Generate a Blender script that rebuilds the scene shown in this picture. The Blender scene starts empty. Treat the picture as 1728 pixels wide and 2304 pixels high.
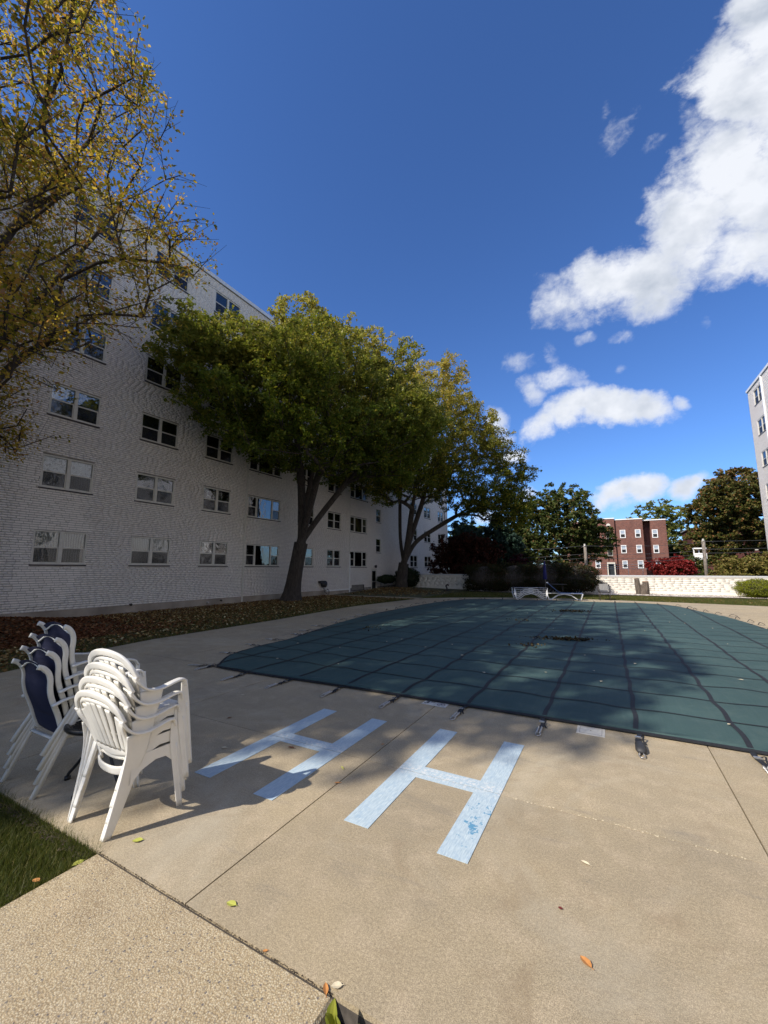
import bpy, math, random
import numpy as np
from mathutils import Vector, Matrix
PI = math.pi
R = math.radians
sc = bpy.context.scene
# ------------------------------------------------------------------ camera
cd = bpy.data.cameras.new('camera')
cam = bpy.data.objects.new('camera', cd)
sc.collection.objects.link(cam)
sc.camera = cam
cd.sensor_fit = 'HORIZONTAL'; cd.sensor_width = 36.0
cd.lens = 36.0 * 915.0 / 1728.0
cd.clip_start = 0.05; cd.clip_end = 3000
cam.location = (0, 0, 1.6)
cam.rotation_euler = (R(90 + 7.963), 0, R(28.706))
# ------------------------------------------------------------------ sun
SDX, SDY = 0.62, 1.05                      # shadow of a 1 m post
SUN_EL = math.atan(1 / math.hypot(SDX, SDY))
sunvec = Vector((-SDX, -SDY, 1)).normalized()
sl = bpy.data.lights.new('sun', 'SUN'); sl.energy = 4.6; sl.angle = R(0.53); sl.color = (1.0, 0.925, 0.82)
sun = bpy.data.objects.new('sun', sl); sc.collection.objects.link(sun)
sun.rotation_euler = sunvec.to_track_quat('Z', 'Y').to_euler()
# ------------------------------------------------------------------ world
SKY_STR = 0.08
w = bpy.data.worlds.new('World'); sc.world = w; w.use_nodes = True
wn = w.node_tree; wn.nodes.clear()
def wnode(t, **k):
    n = wn.nodes.new(t)
    for a, b in k.items(): setattr(n, a, b)
    return n
def wl(a, b): wn.links.new(a, b)
def wmath(op, a, b=None, c=None, clamp=False):
    n = wnode('ShaderNodeMath', operation=op, use_clamp=clamp)
    for i, v in enumerate((a, b, c)):
        if v is None: continue
        if isinstance(v, (int, float)): n.inputs[i].default_value = v
        else: wl(v, n.inputs[i])
    return n.outputs[0]
sky = wnode('ShaderNodeTexSky', sky_type='NISHITA', sun_disc=False)
sky.sun_elevation = SUN_EL
sky.sun_rotation = math.atan2(-SDX, -SDY)
sky.air_density = 1.0; sky.dust_density = 0.25; sky.ozone_density = 3.2; sky.altitude = 20
bg = wnode('ShaderNodeBackground'); bg.inputs[1].default_value = SKY_STR
outw = wnode('ShaderNodeOutputWorld'); wl(bg.outputs[0], outw.inputs[0])
tc = wnode('ShaderNodeTexCoord')
sx = wnode('ShaderNodeSeparateXYZ'); wl(tc.outputs['Generated'], sx.inputs[0])
yy = wmath('MAXIMUM', sx.outputs[1], 0.05)
cu = wmath('DIVIDE', sx.outputs[0], yy); cv = wmath('DIVIDE', sx.outputs[2], yy)
P0 = wnode('ShaderNodeCombineXYZ'); wl(cu, P0.inputs[0]); wl(cv, P0.inputs[1])
def wvec(op, a, b=None):
    n = wnode('ShaderNodeVectorMath', operation=op)
    for i, v in enumerate((a, b)):
        if v is None: continue
        if isinstance(v, tuple): n.inputs[i].default_value = v
        else: wl(v, n.inputs[i])
    return n
nz1 = wnode('ShaderNodeTexNoise'); nz1.inputs['Scale'].default_value = 6.5; nz1.inputs['Detail'].default_value = 7; nz1.inputs['Roughness'].default_value = 0.62
wl(P0.outputs[0], nz1.inputs['Vector'])
sub = wvec('SUBTRACT', nz1.outputs['Color'], (0.5, 0.5, 0.5))
nzs = wnode('ShaderNodeTexNoise'); nzs.inputs['Scale'].default_value = 2.2; nzs.inputs['Detail'].default_value = 3
wl(P0.outputs[0], nzs.inputs['Vector'])
# clouds: (u, v, semi axis along, semi axis across, angle, warp, weight) in the sky's own X/Y, Z/Y coordinates
def lens_uv(px, py):      # where the measured cloud outlines lie as directions of the sky
    F, Pt, A = 915.0, R(7.963), R(28.706)
    a, c = px - 864, 1152 - py
    y = F * math.cos(Pt) - c * math.sin(Pt); z = F * math.sin(Pt) + c * math.cos(Pt)
    X = a * math.cos(A) - y * math.sin(A); Y = a * math.sin(A) + y * math.cos(A)
    return X / Y, z / Y
ELL = [  # centre x, y, semi axes, angle (degrees, up to the right), density
 (1255, 675, 90, 80, 25, 1.0), (1345, 645, 140, 92, 30, 1.4), (1450, 625, 165, 110, 30, 1.5), (1450, 690, 110, 60, 15, 1.2), (1560, 505, 190, 120, 42, 1.4),
 (1665, 400, 180, 210, 50, 1.6), (1700, 560, 190, 85, 20, 1.3), (1660, 200, 150, 190, 70, 1.5), (1750, 60, 190, 190, 60, 1.5), (1545, 262, 55, 45, 60, .7),
 (1900, 300, 260, 420, 0, 1.6),
 (1392, 305, 85, 42, 55, .56), (1465, 325, 50, 22, 40, .46), (1365, 250, 40, 14, 80, .42),
 (1318, 762, 36, 17, 15, .68), (1400, 762, 44, 18, 20, .68), (1596, 722, 24, 22, 40, .5), (1300, 735, 60, 16, 10, .5),
 (1168, 812, 54, 32, 20, .66), (1250, 842, 85, 42, 12, .85), (1200, 875, 50, 40, 130, .85), (1300, 858, 60, 24, -20, .66), (1236, 800, 26, 42, 15, .64), (1402, 827, 22, 16, 40, .5),
 (1290, 920, 115, 58, 22, 1.4), (1370, 913, 130, 58, 2, 1.5), (1455, 915, 95, 50, -8, 1.4), (1215, 955, 70, 42, 40, 1.2), (1532, 906, 34, 24, 10, 1.0), (1490, 912, 50, 20, 0, .8),
 (1120, 945, 46, 42, 60, 1.1), (1132, 985, 26, 44, 100, .9), (1150, 1032, 56, 26, 12, 1.1), (1180, 1120, 34, 22, 20, 1.0), (1130, 1035, 30, 24, 0, .7),
 (1390, 1108, 85, 40, 25, 1.4), (1450, 1098, 75, 42, 10, 1.4), (1400, 1135, 60, 20, 15, .8), (1545, 1098, 58, 36, 20, 1.3), (1590, 1090, 40, 18, 5, .8), (1090, 1160, 50, 26, 10, .9),
]
acc = None
for (ex, ey, ra, rb, ang, wt) in ELL:
    u0, v0 = lens_uv(ex, ey)
    e = 4.0
    ux, vx = lens_uv(ex + e, ey); uy, vy = lens_uv(ex, ey - e)
    J = np.array([[(ux - u0) / e, (uy - u0) / e], [(vx - v0) / e, (vy - v0) / e]])
    ca, sa = math.cos(R(ang)), math.sin(R(ang))
    B = J @ np.array([[ca * ra, -sa * rb], [sa * ra, ca * rb]])
    M = np.linalg.inv(B)
    q = wvec('SUBTRACT', P0.outputs[0], (u0, v0, 0))
    # ragged edge: warp in proportion to the cloud's own size
    size = min(0.30, 0.9 * math.sqrt(abs(np.linalg.det(B))) + 0.02)
    wv = wnode('ShaderNodeVectorMath', operation='SCALE'); wl(sub.outputs[0], wv.inputs[0]); wv.inputs['Scale'].default_value = size * 1.35
    q2 = wvec('ADD', q.outputs[0], wv.outputs[0])
    d1 = wvec('DOT_PRODUCT', q2.outputs[0], (M[0, 0], M[0, 1], 0)); d2 = wvec('DOT_PRODUCT', q2.outputs[0], (M[1, 0], M[1, 1], 0))
    s = wmath('ADD', wmath('MULTIPLY', d1.outputs['Value'], d1.outputs['Value']), wmath('MULTIPLY', d2.outputs['Value'], d2.outputs['Value']))
    f = wmath('MULTIPLY', wmath('SUBTRACT', 1.0, s), wt)
    acc = f if acc is None else wmath('MAXIMUM', acc, f)
def wnoise(scale, detail, rough, off=(0, 0, 0), dist=0.0):
    n = wnode('ShaderNodeTexNoise'); n.inputs['Scale'].default_value = scale; n.inputs['Detail'].default_value = detail; n.inputs['Roughness'].default_value = rough; n.inputs['Distortion'].default_value = dist
    wl(wvec('ADD', P0.outputs[0], off).outputs[0], n.inputs['Vector']); return n.outputs[0]
nA = wmath('ADD', wmath('MULTIPLY', wnoise(10, 9, 0.62), 0.62), wmath('MULTIPLY', wnoise(38, 6, 0.62, (3.1, 1.7, 0), 0.6), 0.38))
er = wmath('SUBTRACT', acc, wmath('MULTIPLY', wmath('SUBTRACT', nA, 0.32, clamp=True), 2.0))
mr = wnode('ShaderNodeMapRange', interpolation_type='SMOOTHSTEP'); wl(er, mr.inputs[0]); mr.inputs[1].default_value = -0.10; mr.inputs[2].default_value = 0.95
frontmask = wmath('GREATER_THAN', sx.outputs[1], 0.06)
dens = wmath('MULTIPLY', mr.outputs[0], frontmask)
# unseen clouds added to the right, out of view, to brighten the shaded facade
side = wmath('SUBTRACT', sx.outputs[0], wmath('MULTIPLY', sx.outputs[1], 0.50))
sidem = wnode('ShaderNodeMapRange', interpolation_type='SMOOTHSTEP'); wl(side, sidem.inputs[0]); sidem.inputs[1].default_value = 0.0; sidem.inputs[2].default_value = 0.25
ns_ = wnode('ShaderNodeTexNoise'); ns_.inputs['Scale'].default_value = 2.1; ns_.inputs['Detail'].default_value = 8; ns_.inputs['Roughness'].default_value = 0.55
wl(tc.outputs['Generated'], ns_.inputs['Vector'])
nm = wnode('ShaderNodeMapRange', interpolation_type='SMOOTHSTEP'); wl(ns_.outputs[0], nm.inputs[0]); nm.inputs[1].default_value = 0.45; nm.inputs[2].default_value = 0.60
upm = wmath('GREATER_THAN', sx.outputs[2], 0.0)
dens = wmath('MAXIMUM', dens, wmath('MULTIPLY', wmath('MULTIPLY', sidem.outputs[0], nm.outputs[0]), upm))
b0 = wnoise(4.2, 5, 0.55); b1 = wnoise(4.2, 5, 0.55, (-0.035, 0.05, 0))
emb = wmath('MULTIPLY_ADD', wmath('SUBTRACT', b1, b0), 3.0, 0.24, clamp=True)
shn = wmath('MULTIPLY', emb, wmath('MULTIPLY_ADD', er, 0.9, 0.05, clamp=True))
ccol = wnode('ShaderNodeMix', data_type='RGBA'); wl(shn, ccol.inputs[0])
K = 1 / SKY_STR
CB = CLOUD_BRIGHT = 0.76
ccol.inputs[6].default_value = (0.90 * CB * K, 0.93 * CB * K, 0.99 * CB * K, 1); ccol.inputs[7].default_value = (0.36 * CB * K, 0.43 * CB * K, 0.54 * CB * K, 1)
# the air's own colour: the deep polarised blue overhead
hsv = wnode('ShaderNodeMix', data_type='RGBA', blend_type='MULTIPLY'); hsv.inputs[0].default_value = 1.0; wl(sky.outputs[0], hsv.inputs[6]); hsv.inputs[7].default_value = (0.75, 1.09, 1.64, 1)
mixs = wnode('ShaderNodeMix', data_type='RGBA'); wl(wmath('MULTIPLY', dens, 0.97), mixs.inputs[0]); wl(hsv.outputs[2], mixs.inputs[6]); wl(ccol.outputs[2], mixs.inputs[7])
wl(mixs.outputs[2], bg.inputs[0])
sc.view_settings.view_transform = 'Standard'; sc.view_settings.look = 'None'
sc.view_settings.gamma = 1; sc.view_settings.use_curve_mapping = False
sc.view_settings.exposure = 0.42
sc.render.engine = 'CYCLES'
sc.cycles.max_bounces = 6; sc.cycles.transparent_max_bounces = 12

# ------------------------------------------------------------------ materials
class NT:
    def __init__(s, name):
        s.m = bpy.data.materials.new(name); s.m.use_nodes = True
        s.t = s.m.node_tree; s.b = s.t.nodes['Principled BSDF']; s.out = s.t.nodes['Material Output']
    def n(s, t, **k):
        x = s.t.nodes.new(t)
        for a, b in k.items(): setattr(x, a, b)
        return x
    def l(s, a, b): s.t.links.new(a, b)
    def pos(s):
        if not hasattr(s, '_p'): s._p = s.n('ShaderNodeNewGeometry')
        return s._p.outputs['Position']
    def scaled(s, v, sc3):
        x = s.n('ShaderNodeVectorMath', operation='MULTIPLY'); s.l(v, x.inputs[0]); x.inputs[1].default_value = sc3; return x.outputs[0]
    def noise(s, scale, detail=4, rough=0.55, vec=None, dist=0.0):
        x = s.n('ShaderNodeTexNoise'); x.inputs['Scale'].default_value = scale; x.inputs['Detail'].default_value = detail
        x.inputs['Roughness'].default_value = rough; x.inputs['Distortion'].default_value = dist
        s.l(vec if vec is not None else s.pos(), x.inputs['Vector']); return x.outputs[0]
    def math(s, op, a, b=None, c=None, clamp=False):
        x = s.n('ShaderNodeMath', operation=op, use_clamp=clamp)
        for i, v in enumerate((a, b, c)):
            if v is None: continue
            if isinstance(v, (int, float)): x.inputs[i].default_value = v
            else: s.l(v, x.inputs[i])
        return x.outputs[0]
    def rng(s, v, a, b, c=0.0, d=1.0):
        x = s.n('ShaderNodeMapRange'); s.l(v, x.inputs[0])
        for i, q in enumerate((a, b, c, d)): x.inputs[i + 1].default_value = q
        return x.outputs[0]
    def mix(s, f, a, b, blend='MIX'):
        x = s.n('ShaderNodeMix', data_type='RGBA', blend_type=blend)
        if isinstance(f, (int, float)): x.inputs[0].default_value = f
        else: s.l(f, x.inputs[0])
        for i, v in ((6, a), (7, b)):
            if isinstance(v, tuple): x.inputs[i].default_value = (v[0], v[1], v[2], 1)
            else: s.l(v, x.inputs[i])
        return x.outputs[2]
    def ramp(s, v, stops, interp='LINEAR'):
        x = s.n('ShaderNodeValToRGB'); s.l(v, x.inputs[0]); cr = x.color_ramp; cr.interpolation = interp
        while len(cr.elements) < len(stops): cr.elements.new(0.5)
        for e, (p, c) in zip(cr.elements, stops): e.position = p; e.color = (c[0], c[1], c[2], 1)
        return x.outputs[0]
    def bump(s, h, strength=0.3, dist=0.01):
        x = s.n('ShaderNodeBump'); x.inputs['Strength'].default_value = strength; x.inputs['Distance'].default_value = dist
        s.l(h, x.inputs['Height']); s.l(x.outputs[0], s.b.inputs['Normal']); return x
    def col(s, c):
        if isinstance(c, tuple): s.b.inputs['Base Color'].default_value = (c[0], c[1], c[2], 1)
        else: s.l(c, s.b.inputs['Base Color'])
    def rough(s, r):
        if isinstance(r, (int, float)): s.b.inputs['Roughness'].default_value = r
        else: s.l(r, s.b.inputs['Roughness'])
def plain(name, c, rough=0.6, metal=0.0, var=0.15, scale=8.0, bump=0.0, bscale=60):
    m = NT(name)
    if var:
        f = m.noise(scale, 4)
        d = tuple(x * (1 - var) for x in c); l = tuple(min(1, x * (1 + var)) for x in c)
        m.col(m.mix(m.rng(f, 0.3, 0.7), d, l))
    else: m.col(c)
    m.rough(rough); m.b.inputs['Metallic'].default_value = metal
    if bump: m.bump(m.noise(bscale, 4), bump, 0.01)
    return m.m
def concrete(name, base, dark, speck, slabvar=0.06, agg=False):
    m = NT(name); p = m.pos()
    big = m.noise(0.9, 5, 0.6); mid = m.noise(5.5, 5, 0.65)
    c = m.mix(m.rng(big, 0.35, 0.68), base, dark)
    c = m.mix(m.math('MULTIPLY', m.rng(mid, 0.48, 0.75), 0.55), c, tuple(min(1, x * 1.28) for x in (base[0], base[1], base[2] * 1.08)))
    fine = m.noise(230, 2, 0.7); fine2 = m.noise(75, 3, 0.7)
    c = m.mix(m.rng(fine, 0.38, 0.66), m.mix(1.0, c, (0.66, 0.65, 0.64), 'MULTIPLY'), m.mix(1.0, c, (1.30, 1.29, 1.27), 'MULTIPLY'))
    c = m.mix(m.rng(fine2, 0.34, 0.68), m.mix(1.0, c, (0.80, 0.79, 0.78), 'MULTIPLY'), m.mix(1.0, c, (1.17, 1.17, 1.16), 'MULTIPLY'))
    c = m.mix(m.math('MULTIPLY', m.rng(fine2, 0.66, 0.74), 0.6), c, speck)
    pal = m.noise(0.55, 6, 0.7, dist=0.9)
    c = m.mix(m.math('MULTIPLY', m.rng(pal, 0.52, 0.68), 0.5), c, (0.46, 0.41, 0.31))
    # brown blotches and darker trodden streaks
    st = m.noise(1.7, 6, 0.7, dist=1.2)
    c = m.mix(m.math('MULTIPLY', m.rng(st, 0.56, 0.70), 0.42), c, (0.24, 0.175, 0.105))
    sm = m.noise(3.2, 5, 0.6, vec=m.scaled(p, (0.35, 1.5, 1)), dist=0.6)
    c = m.mix(m.math('MULTIPLY', m.rng(sm, 0.60, 0.72), 0.28), c, (0.15, 0.14, 0.13))
    oi = m.n('ShaderNodeObjectInfo')
    c = m.mix(1.0, c, m.ramp(oi.outputs['Random'], [(0, (1 - slabvar,) * 3), (1, (1 + slabvar,) * 3)]), 'MULTIPLY')
    if agg:
        v = m.n('ShaderNodeTexVoronoi'); v.inputs['Scale'].default_value = 135; m.l(p, v.inputs['Vector'])
        stone = m.ramp(m.n('ShaderNodeSeparateColor').outputs[0], [(0, (1, 1, 1))]) if False else None
        sc_ = m.n('ShaderNodeSeparateColor'); m.l(v.outputs['Color'], sc_.inputs[0])
        tint = m.ramp(sc_.outputs[0], [(0.0, (0.13, 0.12, 0.12)), (0.07, (0.17, 0.15, 0.14)), (0.075, (0.38, 0.31, 0.21)), (0.45, (0.49, 0.42, 0.28)), (0.8, (0.58, 0.51, 0.37)), (1.0, (0.70, 0.64, 0.50))], 'CONSTANT')
        c = m.mix(m.rng(v.outputs['Distance'], 0.30, 0.62), m.mix(0.62, c, tint), m.mix(1.0, c, (0.72, 0.66, 0.6), 'MULTIPLY'))
        v2 = m.n('ShaderNodeTexVoronoi'); v2.inputs['Scale'].default_value = 58; m.l(p, v2.inputs['Vector'])
        s2 = m.n('ShaderNodeSeparateColor'); m.l(v2.outputs['Color'], s2.inputs[0])
        f = m.math('MULTIPLY', m.math('GREATER_THAN', s2.outputs[1], 0.86), m.math('LESS_THAN', v2.outputs['Distance'], 0.27))
        c = m.mix(m.math('MULTIPLY', f, 0.8), c, (0.10, 0.095, 0.10))
        m.bump(v.outputs['Distance'], 0.5, -0.004)
    else:
        m.bump(m.math('ADD', fine, m.math('MULTIPLY', fine2, 1.4)), 0.35, 0.003)
    m.col(c); m.rough(0.88)
    return m.m
M = {}
M['deck'] = concrete('pool deck concrete', (0.415, 0.34, 0.222), (0.33, 0.278, 0.195), (0.52, 0.45, 0.32))
M['walk'] = concrete('exposed aggregate', (0.53, 0.45, 0.29), (0.47, 0.39, 0.26), (0.60, 0.52, 0.36), agg=True)
M['grout'] = plain('joint dirt', (0.07, 0.06, 0.05), 0.95, var=0.4, scale=30)
M['soil'] = plain('soil', (0.055, 0.04, 0.028), 0.95, var=0.5, scale=25, bump=0.8, bscale=60)
def brick_white(name, base, warm):
    m = NT(name)
    g = m._p = m.n('ShaderNodeNewGeometry')
    isl = g.outputs['Random Per Island']; oi = m.n('ShaderNodeObjectInfo')
    rr = m.math('FRACT', m.math('ADD', isl, oi.outputs['Random']))
    c = m.ramp(rr, [(0, tuple(x * 0.90 for x in base)), (0.25, tuple(x * 0.97 for x in base)), (0.7, base), (1, tuple(min(1, x * 1.04) for x in base))])
    c = m.mix(m.math('MULTIPLY', m.rng(m.noise(0.35, 4, 0.6), 0.42, 0.7), 0.6), c, warm)
    c = m.mix(m.rng(m.noise(55, 3), 0.35, 0.7), m.mix(1.0, c, (0.88, 0.87, 0.86), 'MULTIPLY'), c)
    z = m.n('ShaderNodeSeparateXYZ'); m.l(m.pos(), z.inputs[0])
    m.col(c); m.rough(0.8); m.bump(m.noise(90, 3), 0.12, 0.003)
    return m.m
M['brick'] = brick_white('white glazed brick', (0.88, 0.83, 0.765), (0.80, 0.72, 0.65))
M['brickb'] = brick_white('cream painted brick', (0.78, 0.74, 0.66), (0.72, 0.66, 0.56))
M['mortar'] = plain('dark mortar', (0.24, 0.22, 0.20), 0.95, var=0.35, scale=6)
M['mortarb'] = plain('cream mortar', (0.76, 0.72, 0.64), 0.95, var=0.2, scale=6)
M['found'] = plain('foundation render', (0.34, 0.29, 0.235), 0.9, var=0.3, scale=1.3, bump=0.3)
M['coping'] = plain('aluminium coping', (0.62, 0.62, 0.62), 0.45, 0.3, var=0.06)
M['cream'] = plain('cream window paint', (0.60, 0.57, 0.50), 0.5, var=0.08)
M['white'] = plain('white paint', (0.80, 0.79, 0.76), 0.45, var=0.05)
M['darksill'] = plain('dark sill', (0.055, 0.045, 0.045), 0.7, var=0.2)
M['roof'] = plain('roof', (0.2, 0.2, 0.2), 0.9)
def texbrick(name, c1, c2, mort, sx_=1.0, rot=False, scale=4.6, msize=0.02, hh=0.33):
    m = NT(name); tcn = m.n('ShaderNodeTexCoord')
    sp = m.n('ShaderNodeSeparateXYZ'); m.l(m.pos(), sp.inputs[0]); cb = m.n('ShaderNodeCombineXYZ')
    m.l(m.math('ADD', sp.outputs[0], sp.outputs[1]), cb.inputs[0]); m.l(sp.outputs[2], cb.inputs[1])
    b = m.n('ShaderNodeTexBrick'); m.l(cb.outputs[0], b.inputs['Vector']); b.inputs['Scale'].default_value = scale
    b.inputs['Color1'].default_value = (*c1, 1); b.inputs['Color2'].default_value = (*c2, 1); b.inputs['Mortar'].default_value = (*mort, 1)
    b.inputs['Mortar Size'].default_value = msize; b.inputs['Brick Width'].default_value = 1.0; b.inputs['Row Height'].default_value = hh; b.inputs['Mortar Smooth'].default_value = 0.3
    c = m.mix(m.rng(m.noise(0.8, 5), 0.35, 0.7), b.outputs['Color'], m.mix(1.0, b.outputs['Color'], (0.75, 0.72, 0.72), 'MULTIPLY'))
    m.col(c); m.rough(0.85); m.bump(b.outputs['Fac'], 0.5, -0.01)
    return m.m
M['texwhite'] = texbrick('white brickwork', (0.66, 0.64, 0.61), (0.56, 0.545, 0.53), (0.22, 0.21, 0.20))
M['texred'] = texbrick('red brickwork', (0.23, 0.088, 0.06), (0.14, 0.056, 0.042), (0.22, 0.16, 0.13), scale=4.0)
M['texred2'] = texbrick('dark red brickwork', (0.11, 0.028, 0.02), (0.075, 0.02, 0.016), (0.10, 0.05, 0.04), scale=4.0)
def glass(name, wav=0.25, tint=(0.8, 0.84, 0.86)):
    m = NT(name); t = m.t; t.nodes.remove(m.b)
    tr = m.n('ShaderNodeBsdfTransparent'); tr.inputs[0].default_value = (*tint, 1)
    gl = m.n('ShaderNodeBsdfGlossy'); gl.inputs['Roughness'].default_value = 0.03
    fr = m.n('ShaderNodeFresnel'); fr.inputs[0].default_value = 1.65
    bp = m.n('ShaderNodeBump'); bp.inputs['Strength'].default_value = wav; bp.inputs['Distance'].default_value = 0.02
    oi = m.n('ShaderNodeObjectInfo'); ad = m.n('ShaderNodeVectorMath', operation='ADD'); m.l(m.pos(), ad.inputs[0]); m.l(oi.outputs['Location'], ad.inputs[1])
    m.l(m.noise(3.5, 2, vec=ad.outputs[0]), bp.inputs['Height']); m.l(bp.outputs[0], gl.inputs['Normal'])
    mx = m.n('ShaderNodeMixShader'); m.l(m.math('ADD', fr.outputs[0], 0.10, clamp=True), mx.inputs[0]); m.l(tr.outputs[0], mx.inputs[1]); m.l(gl.outputs[0], mx.inputs[2])
    m.l(mx.outputs[0], m.out.inputs[0]); return m.m
M['glass'] = glass('window glass')
M['filmglass'] = glass('window glass under plastic film', 1.0)
def curtain(name, a, b, stripes=14.0):
    m = NT(name); sp = m.n('ShaderNodeSeparateXYZ'); m.l(m.pos(), sp.inputs[0])
    s = m.math('SINE', m.math('MULTIPLY', m.math('ADD', m.math('ADD', sp.outputs[0], sp.outputs[1]), m.math('MULTIPLY', m.noise(1.5, 2), 0.15)), stripes * 2 * PI))
    m.col(m.mix(m.rng(s, -1, 1), a, b)); m.rough(0.9); m.bump(s, 0.4, 0.01); return m.m
M['curt_white'] = curtain('white pleated curtain', (0.40, 0.39, 0.36), (0.72, 0.70, 0.65))
M['curt_grey'] = curtain('grey curtain', (0.20, 0.20, 0.20), (0.33, 0.32, 0.31))
M['blind'] = plain('roller blind', (0.50, 0.50, 0.47), 0.8, var=0.1)
M['blue_blind'] = plain('pale blind', (0.32, 0.37, 0.43), 0.8, var=0.15)
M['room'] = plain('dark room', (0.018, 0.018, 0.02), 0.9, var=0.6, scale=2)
M['screen'] = plain('insect screen', (0.06, 0.06, 0.065), 0.8)
def film(name):
    m = NT(name); n = m.noise(7, 3, 0.5, dist=2.2)
    m.col(m.ramp(n, [(0.35, (0.18, 0.18, 0.18)), (0.5, (0.62, 0.61, 0.58)), (0.56, (0.85, 0.85, 0.84)), (0.62, (0.5, 0.5, 0.48))])); m.rough(0.25); return m.m
M['film'] = film('crinkled plastic film')
def leafmat(name, stops, trans=0.35, topmix=None, ztop=(8, 15)):
    m = NT(name); m._p = m.n('ShaderNodeNewGeometry'); r_ = m._p.outputs['Random Per Island']
    c = m.ramp(r_, stops)
    nn = m.rng(m.noise(0.45, 3, 0.6), 0.32, 0.68)
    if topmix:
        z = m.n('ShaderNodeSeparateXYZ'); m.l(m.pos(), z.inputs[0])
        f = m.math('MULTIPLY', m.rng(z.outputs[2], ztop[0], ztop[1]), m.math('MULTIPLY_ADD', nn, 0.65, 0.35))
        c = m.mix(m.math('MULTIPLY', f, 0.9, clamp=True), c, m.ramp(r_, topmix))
    else:
        c = m.mix(m.math('MULTIPLY', nn, 0.5), c, m.mix(1.0, c, (0.55, 0.6, 0.6), 'MULTIPLY'))
    m.t.nodes.remove(m.b)
    d = m.n('ShaderNodeBsdfDiffuse'); t = m.n('ShaderNodeBsdfTranslucent'); g = m.n('ShaderNodeBsdfGlossy'); g.inputs['Roughness'].default_value = 0.45
    m.l(c, d.inputs[0]); m.l(m.mix(1.0, c, (1.25, 1.3, 0.7), 'MULTIPLY'), t.inputs[0]); g.inputs[0].default_value = (0.6, 0.6, 0.6, 1)
    a = m.n('ShaderNodeMixShader'); a.inputs[0].default_value = trans; m.l(d.outputs[0], a.inputs[1]); m.l(t.outputs[0], a.inputs[2])
    b = m.n('ShaderNodeMixShader'); b.inputs[0].default_value = 0.015; m.l(a.outputs[0], b.inputs[1]); m.l(g.outputs[0], b.inputs[2])
    m.l(b.outputs[0], m.out.inputs[0]); return m.m
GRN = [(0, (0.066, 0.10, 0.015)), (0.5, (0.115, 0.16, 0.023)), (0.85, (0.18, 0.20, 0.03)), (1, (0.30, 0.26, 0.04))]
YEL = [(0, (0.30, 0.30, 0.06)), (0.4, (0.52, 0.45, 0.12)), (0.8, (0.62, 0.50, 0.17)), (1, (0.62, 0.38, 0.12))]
M['lf_old'] = leafmat('turning leaves', [(0, (0.15, 0.17, 0.025)), (0.2, (0.34, 0.29, 0.04)), (0.42, (0.60, 0.42, 0.08)), (0.75, (0.62, 0.42, 0.11)), (0.9, (0.56, 0.27, 0.08)), (1, (0.36, 0.20, 0.12))], 0.5)
M['lf_zel'] = leafmat('green leaves turning yellow', GRN, 0.38, YEL, (7.5, 13.5))  # yellow rises with height: autumn colour, with sunlit crown tops painted in
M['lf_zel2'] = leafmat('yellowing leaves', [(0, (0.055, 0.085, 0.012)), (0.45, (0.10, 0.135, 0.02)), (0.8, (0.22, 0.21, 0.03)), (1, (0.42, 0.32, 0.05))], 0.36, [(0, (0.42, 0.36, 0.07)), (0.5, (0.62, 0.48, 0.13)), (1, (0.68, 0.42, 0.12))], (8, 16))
M['lf_maple'] = leafmat('maple leaves', [(0, (0.045, 0.07, 0.018)), (0.6, (0.085, 0.11, 0.03)), (0.9, (0.15, 0.14, 0.04)), (1, (0.22, 0.11, 0.05))], 0.22)
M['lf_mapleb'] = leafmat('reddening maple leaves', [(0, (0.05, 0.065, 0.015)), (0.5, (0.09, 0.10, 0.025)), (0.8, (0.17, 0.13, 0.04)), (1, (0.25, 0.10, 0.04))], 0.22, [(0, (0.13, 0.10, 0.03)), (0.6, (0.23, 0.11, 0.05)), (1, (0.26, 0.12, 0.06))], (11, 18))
M['lf_light'] = leafmat('light green leaves', [(0, (0.12, 0.14, 0.03)), (1, (0.24, 0.24, 0.06))], 0.3)
M['lf_red'] = leafmat('crimson leaves', [(0, (0.14, 0.012, 0.012)), (0.6, (0.27, 0.03, 0.03)), (1, (0.42, 0.07, 0.06))], 0.3)
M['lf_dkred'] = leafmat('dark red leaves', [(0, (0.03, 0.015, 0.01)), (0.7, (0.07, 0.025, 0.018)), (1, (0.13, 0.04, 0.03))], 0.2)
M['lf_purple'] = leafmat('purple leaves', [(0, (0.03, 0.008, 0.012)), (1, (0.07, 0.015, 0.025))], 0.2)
M['lf_spruce'] = leafmat('blue green needles', [(0, (0.02, 0.04, 0.028)), (1, (0.05, 0.085, 0.06))], 0.05)
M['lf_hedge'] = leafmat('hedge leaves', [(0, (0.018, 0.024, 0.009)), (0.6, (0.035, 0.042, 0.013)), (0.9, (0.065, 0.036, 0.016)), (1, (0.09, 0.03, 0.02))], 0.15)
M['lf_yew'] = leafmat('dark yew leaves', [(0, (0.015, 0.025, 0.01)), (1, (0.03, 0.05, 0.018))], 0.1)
M['lf_bush'] = leafmat('bright round bush leaves', [(0, (0.11, 0.13, 0.008)), (1, (0.26, 0.27, 0.02))], 0.25)
M['lf_ygs'] = leafmat('yellow green shrub leaves', [(0, (0.11, 0.11, 0.025)), (0.6, (0.22, 0.19, 0.05)), (1, (0.30, 0.20, 0.07))], 0.25)
M['lf_litter'] = leafmat('fallen leaf litter', [(0, (0.10, 0.045, 0.02)), (0.35, (0.20, 0.095, 0.035)), (0.7, (0.34, 0.21, 0.08)), (0.9, (0.50, 0.38, 0.17)), (1, (0.6, 0.52, 0.30))], 0.1)
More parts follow.
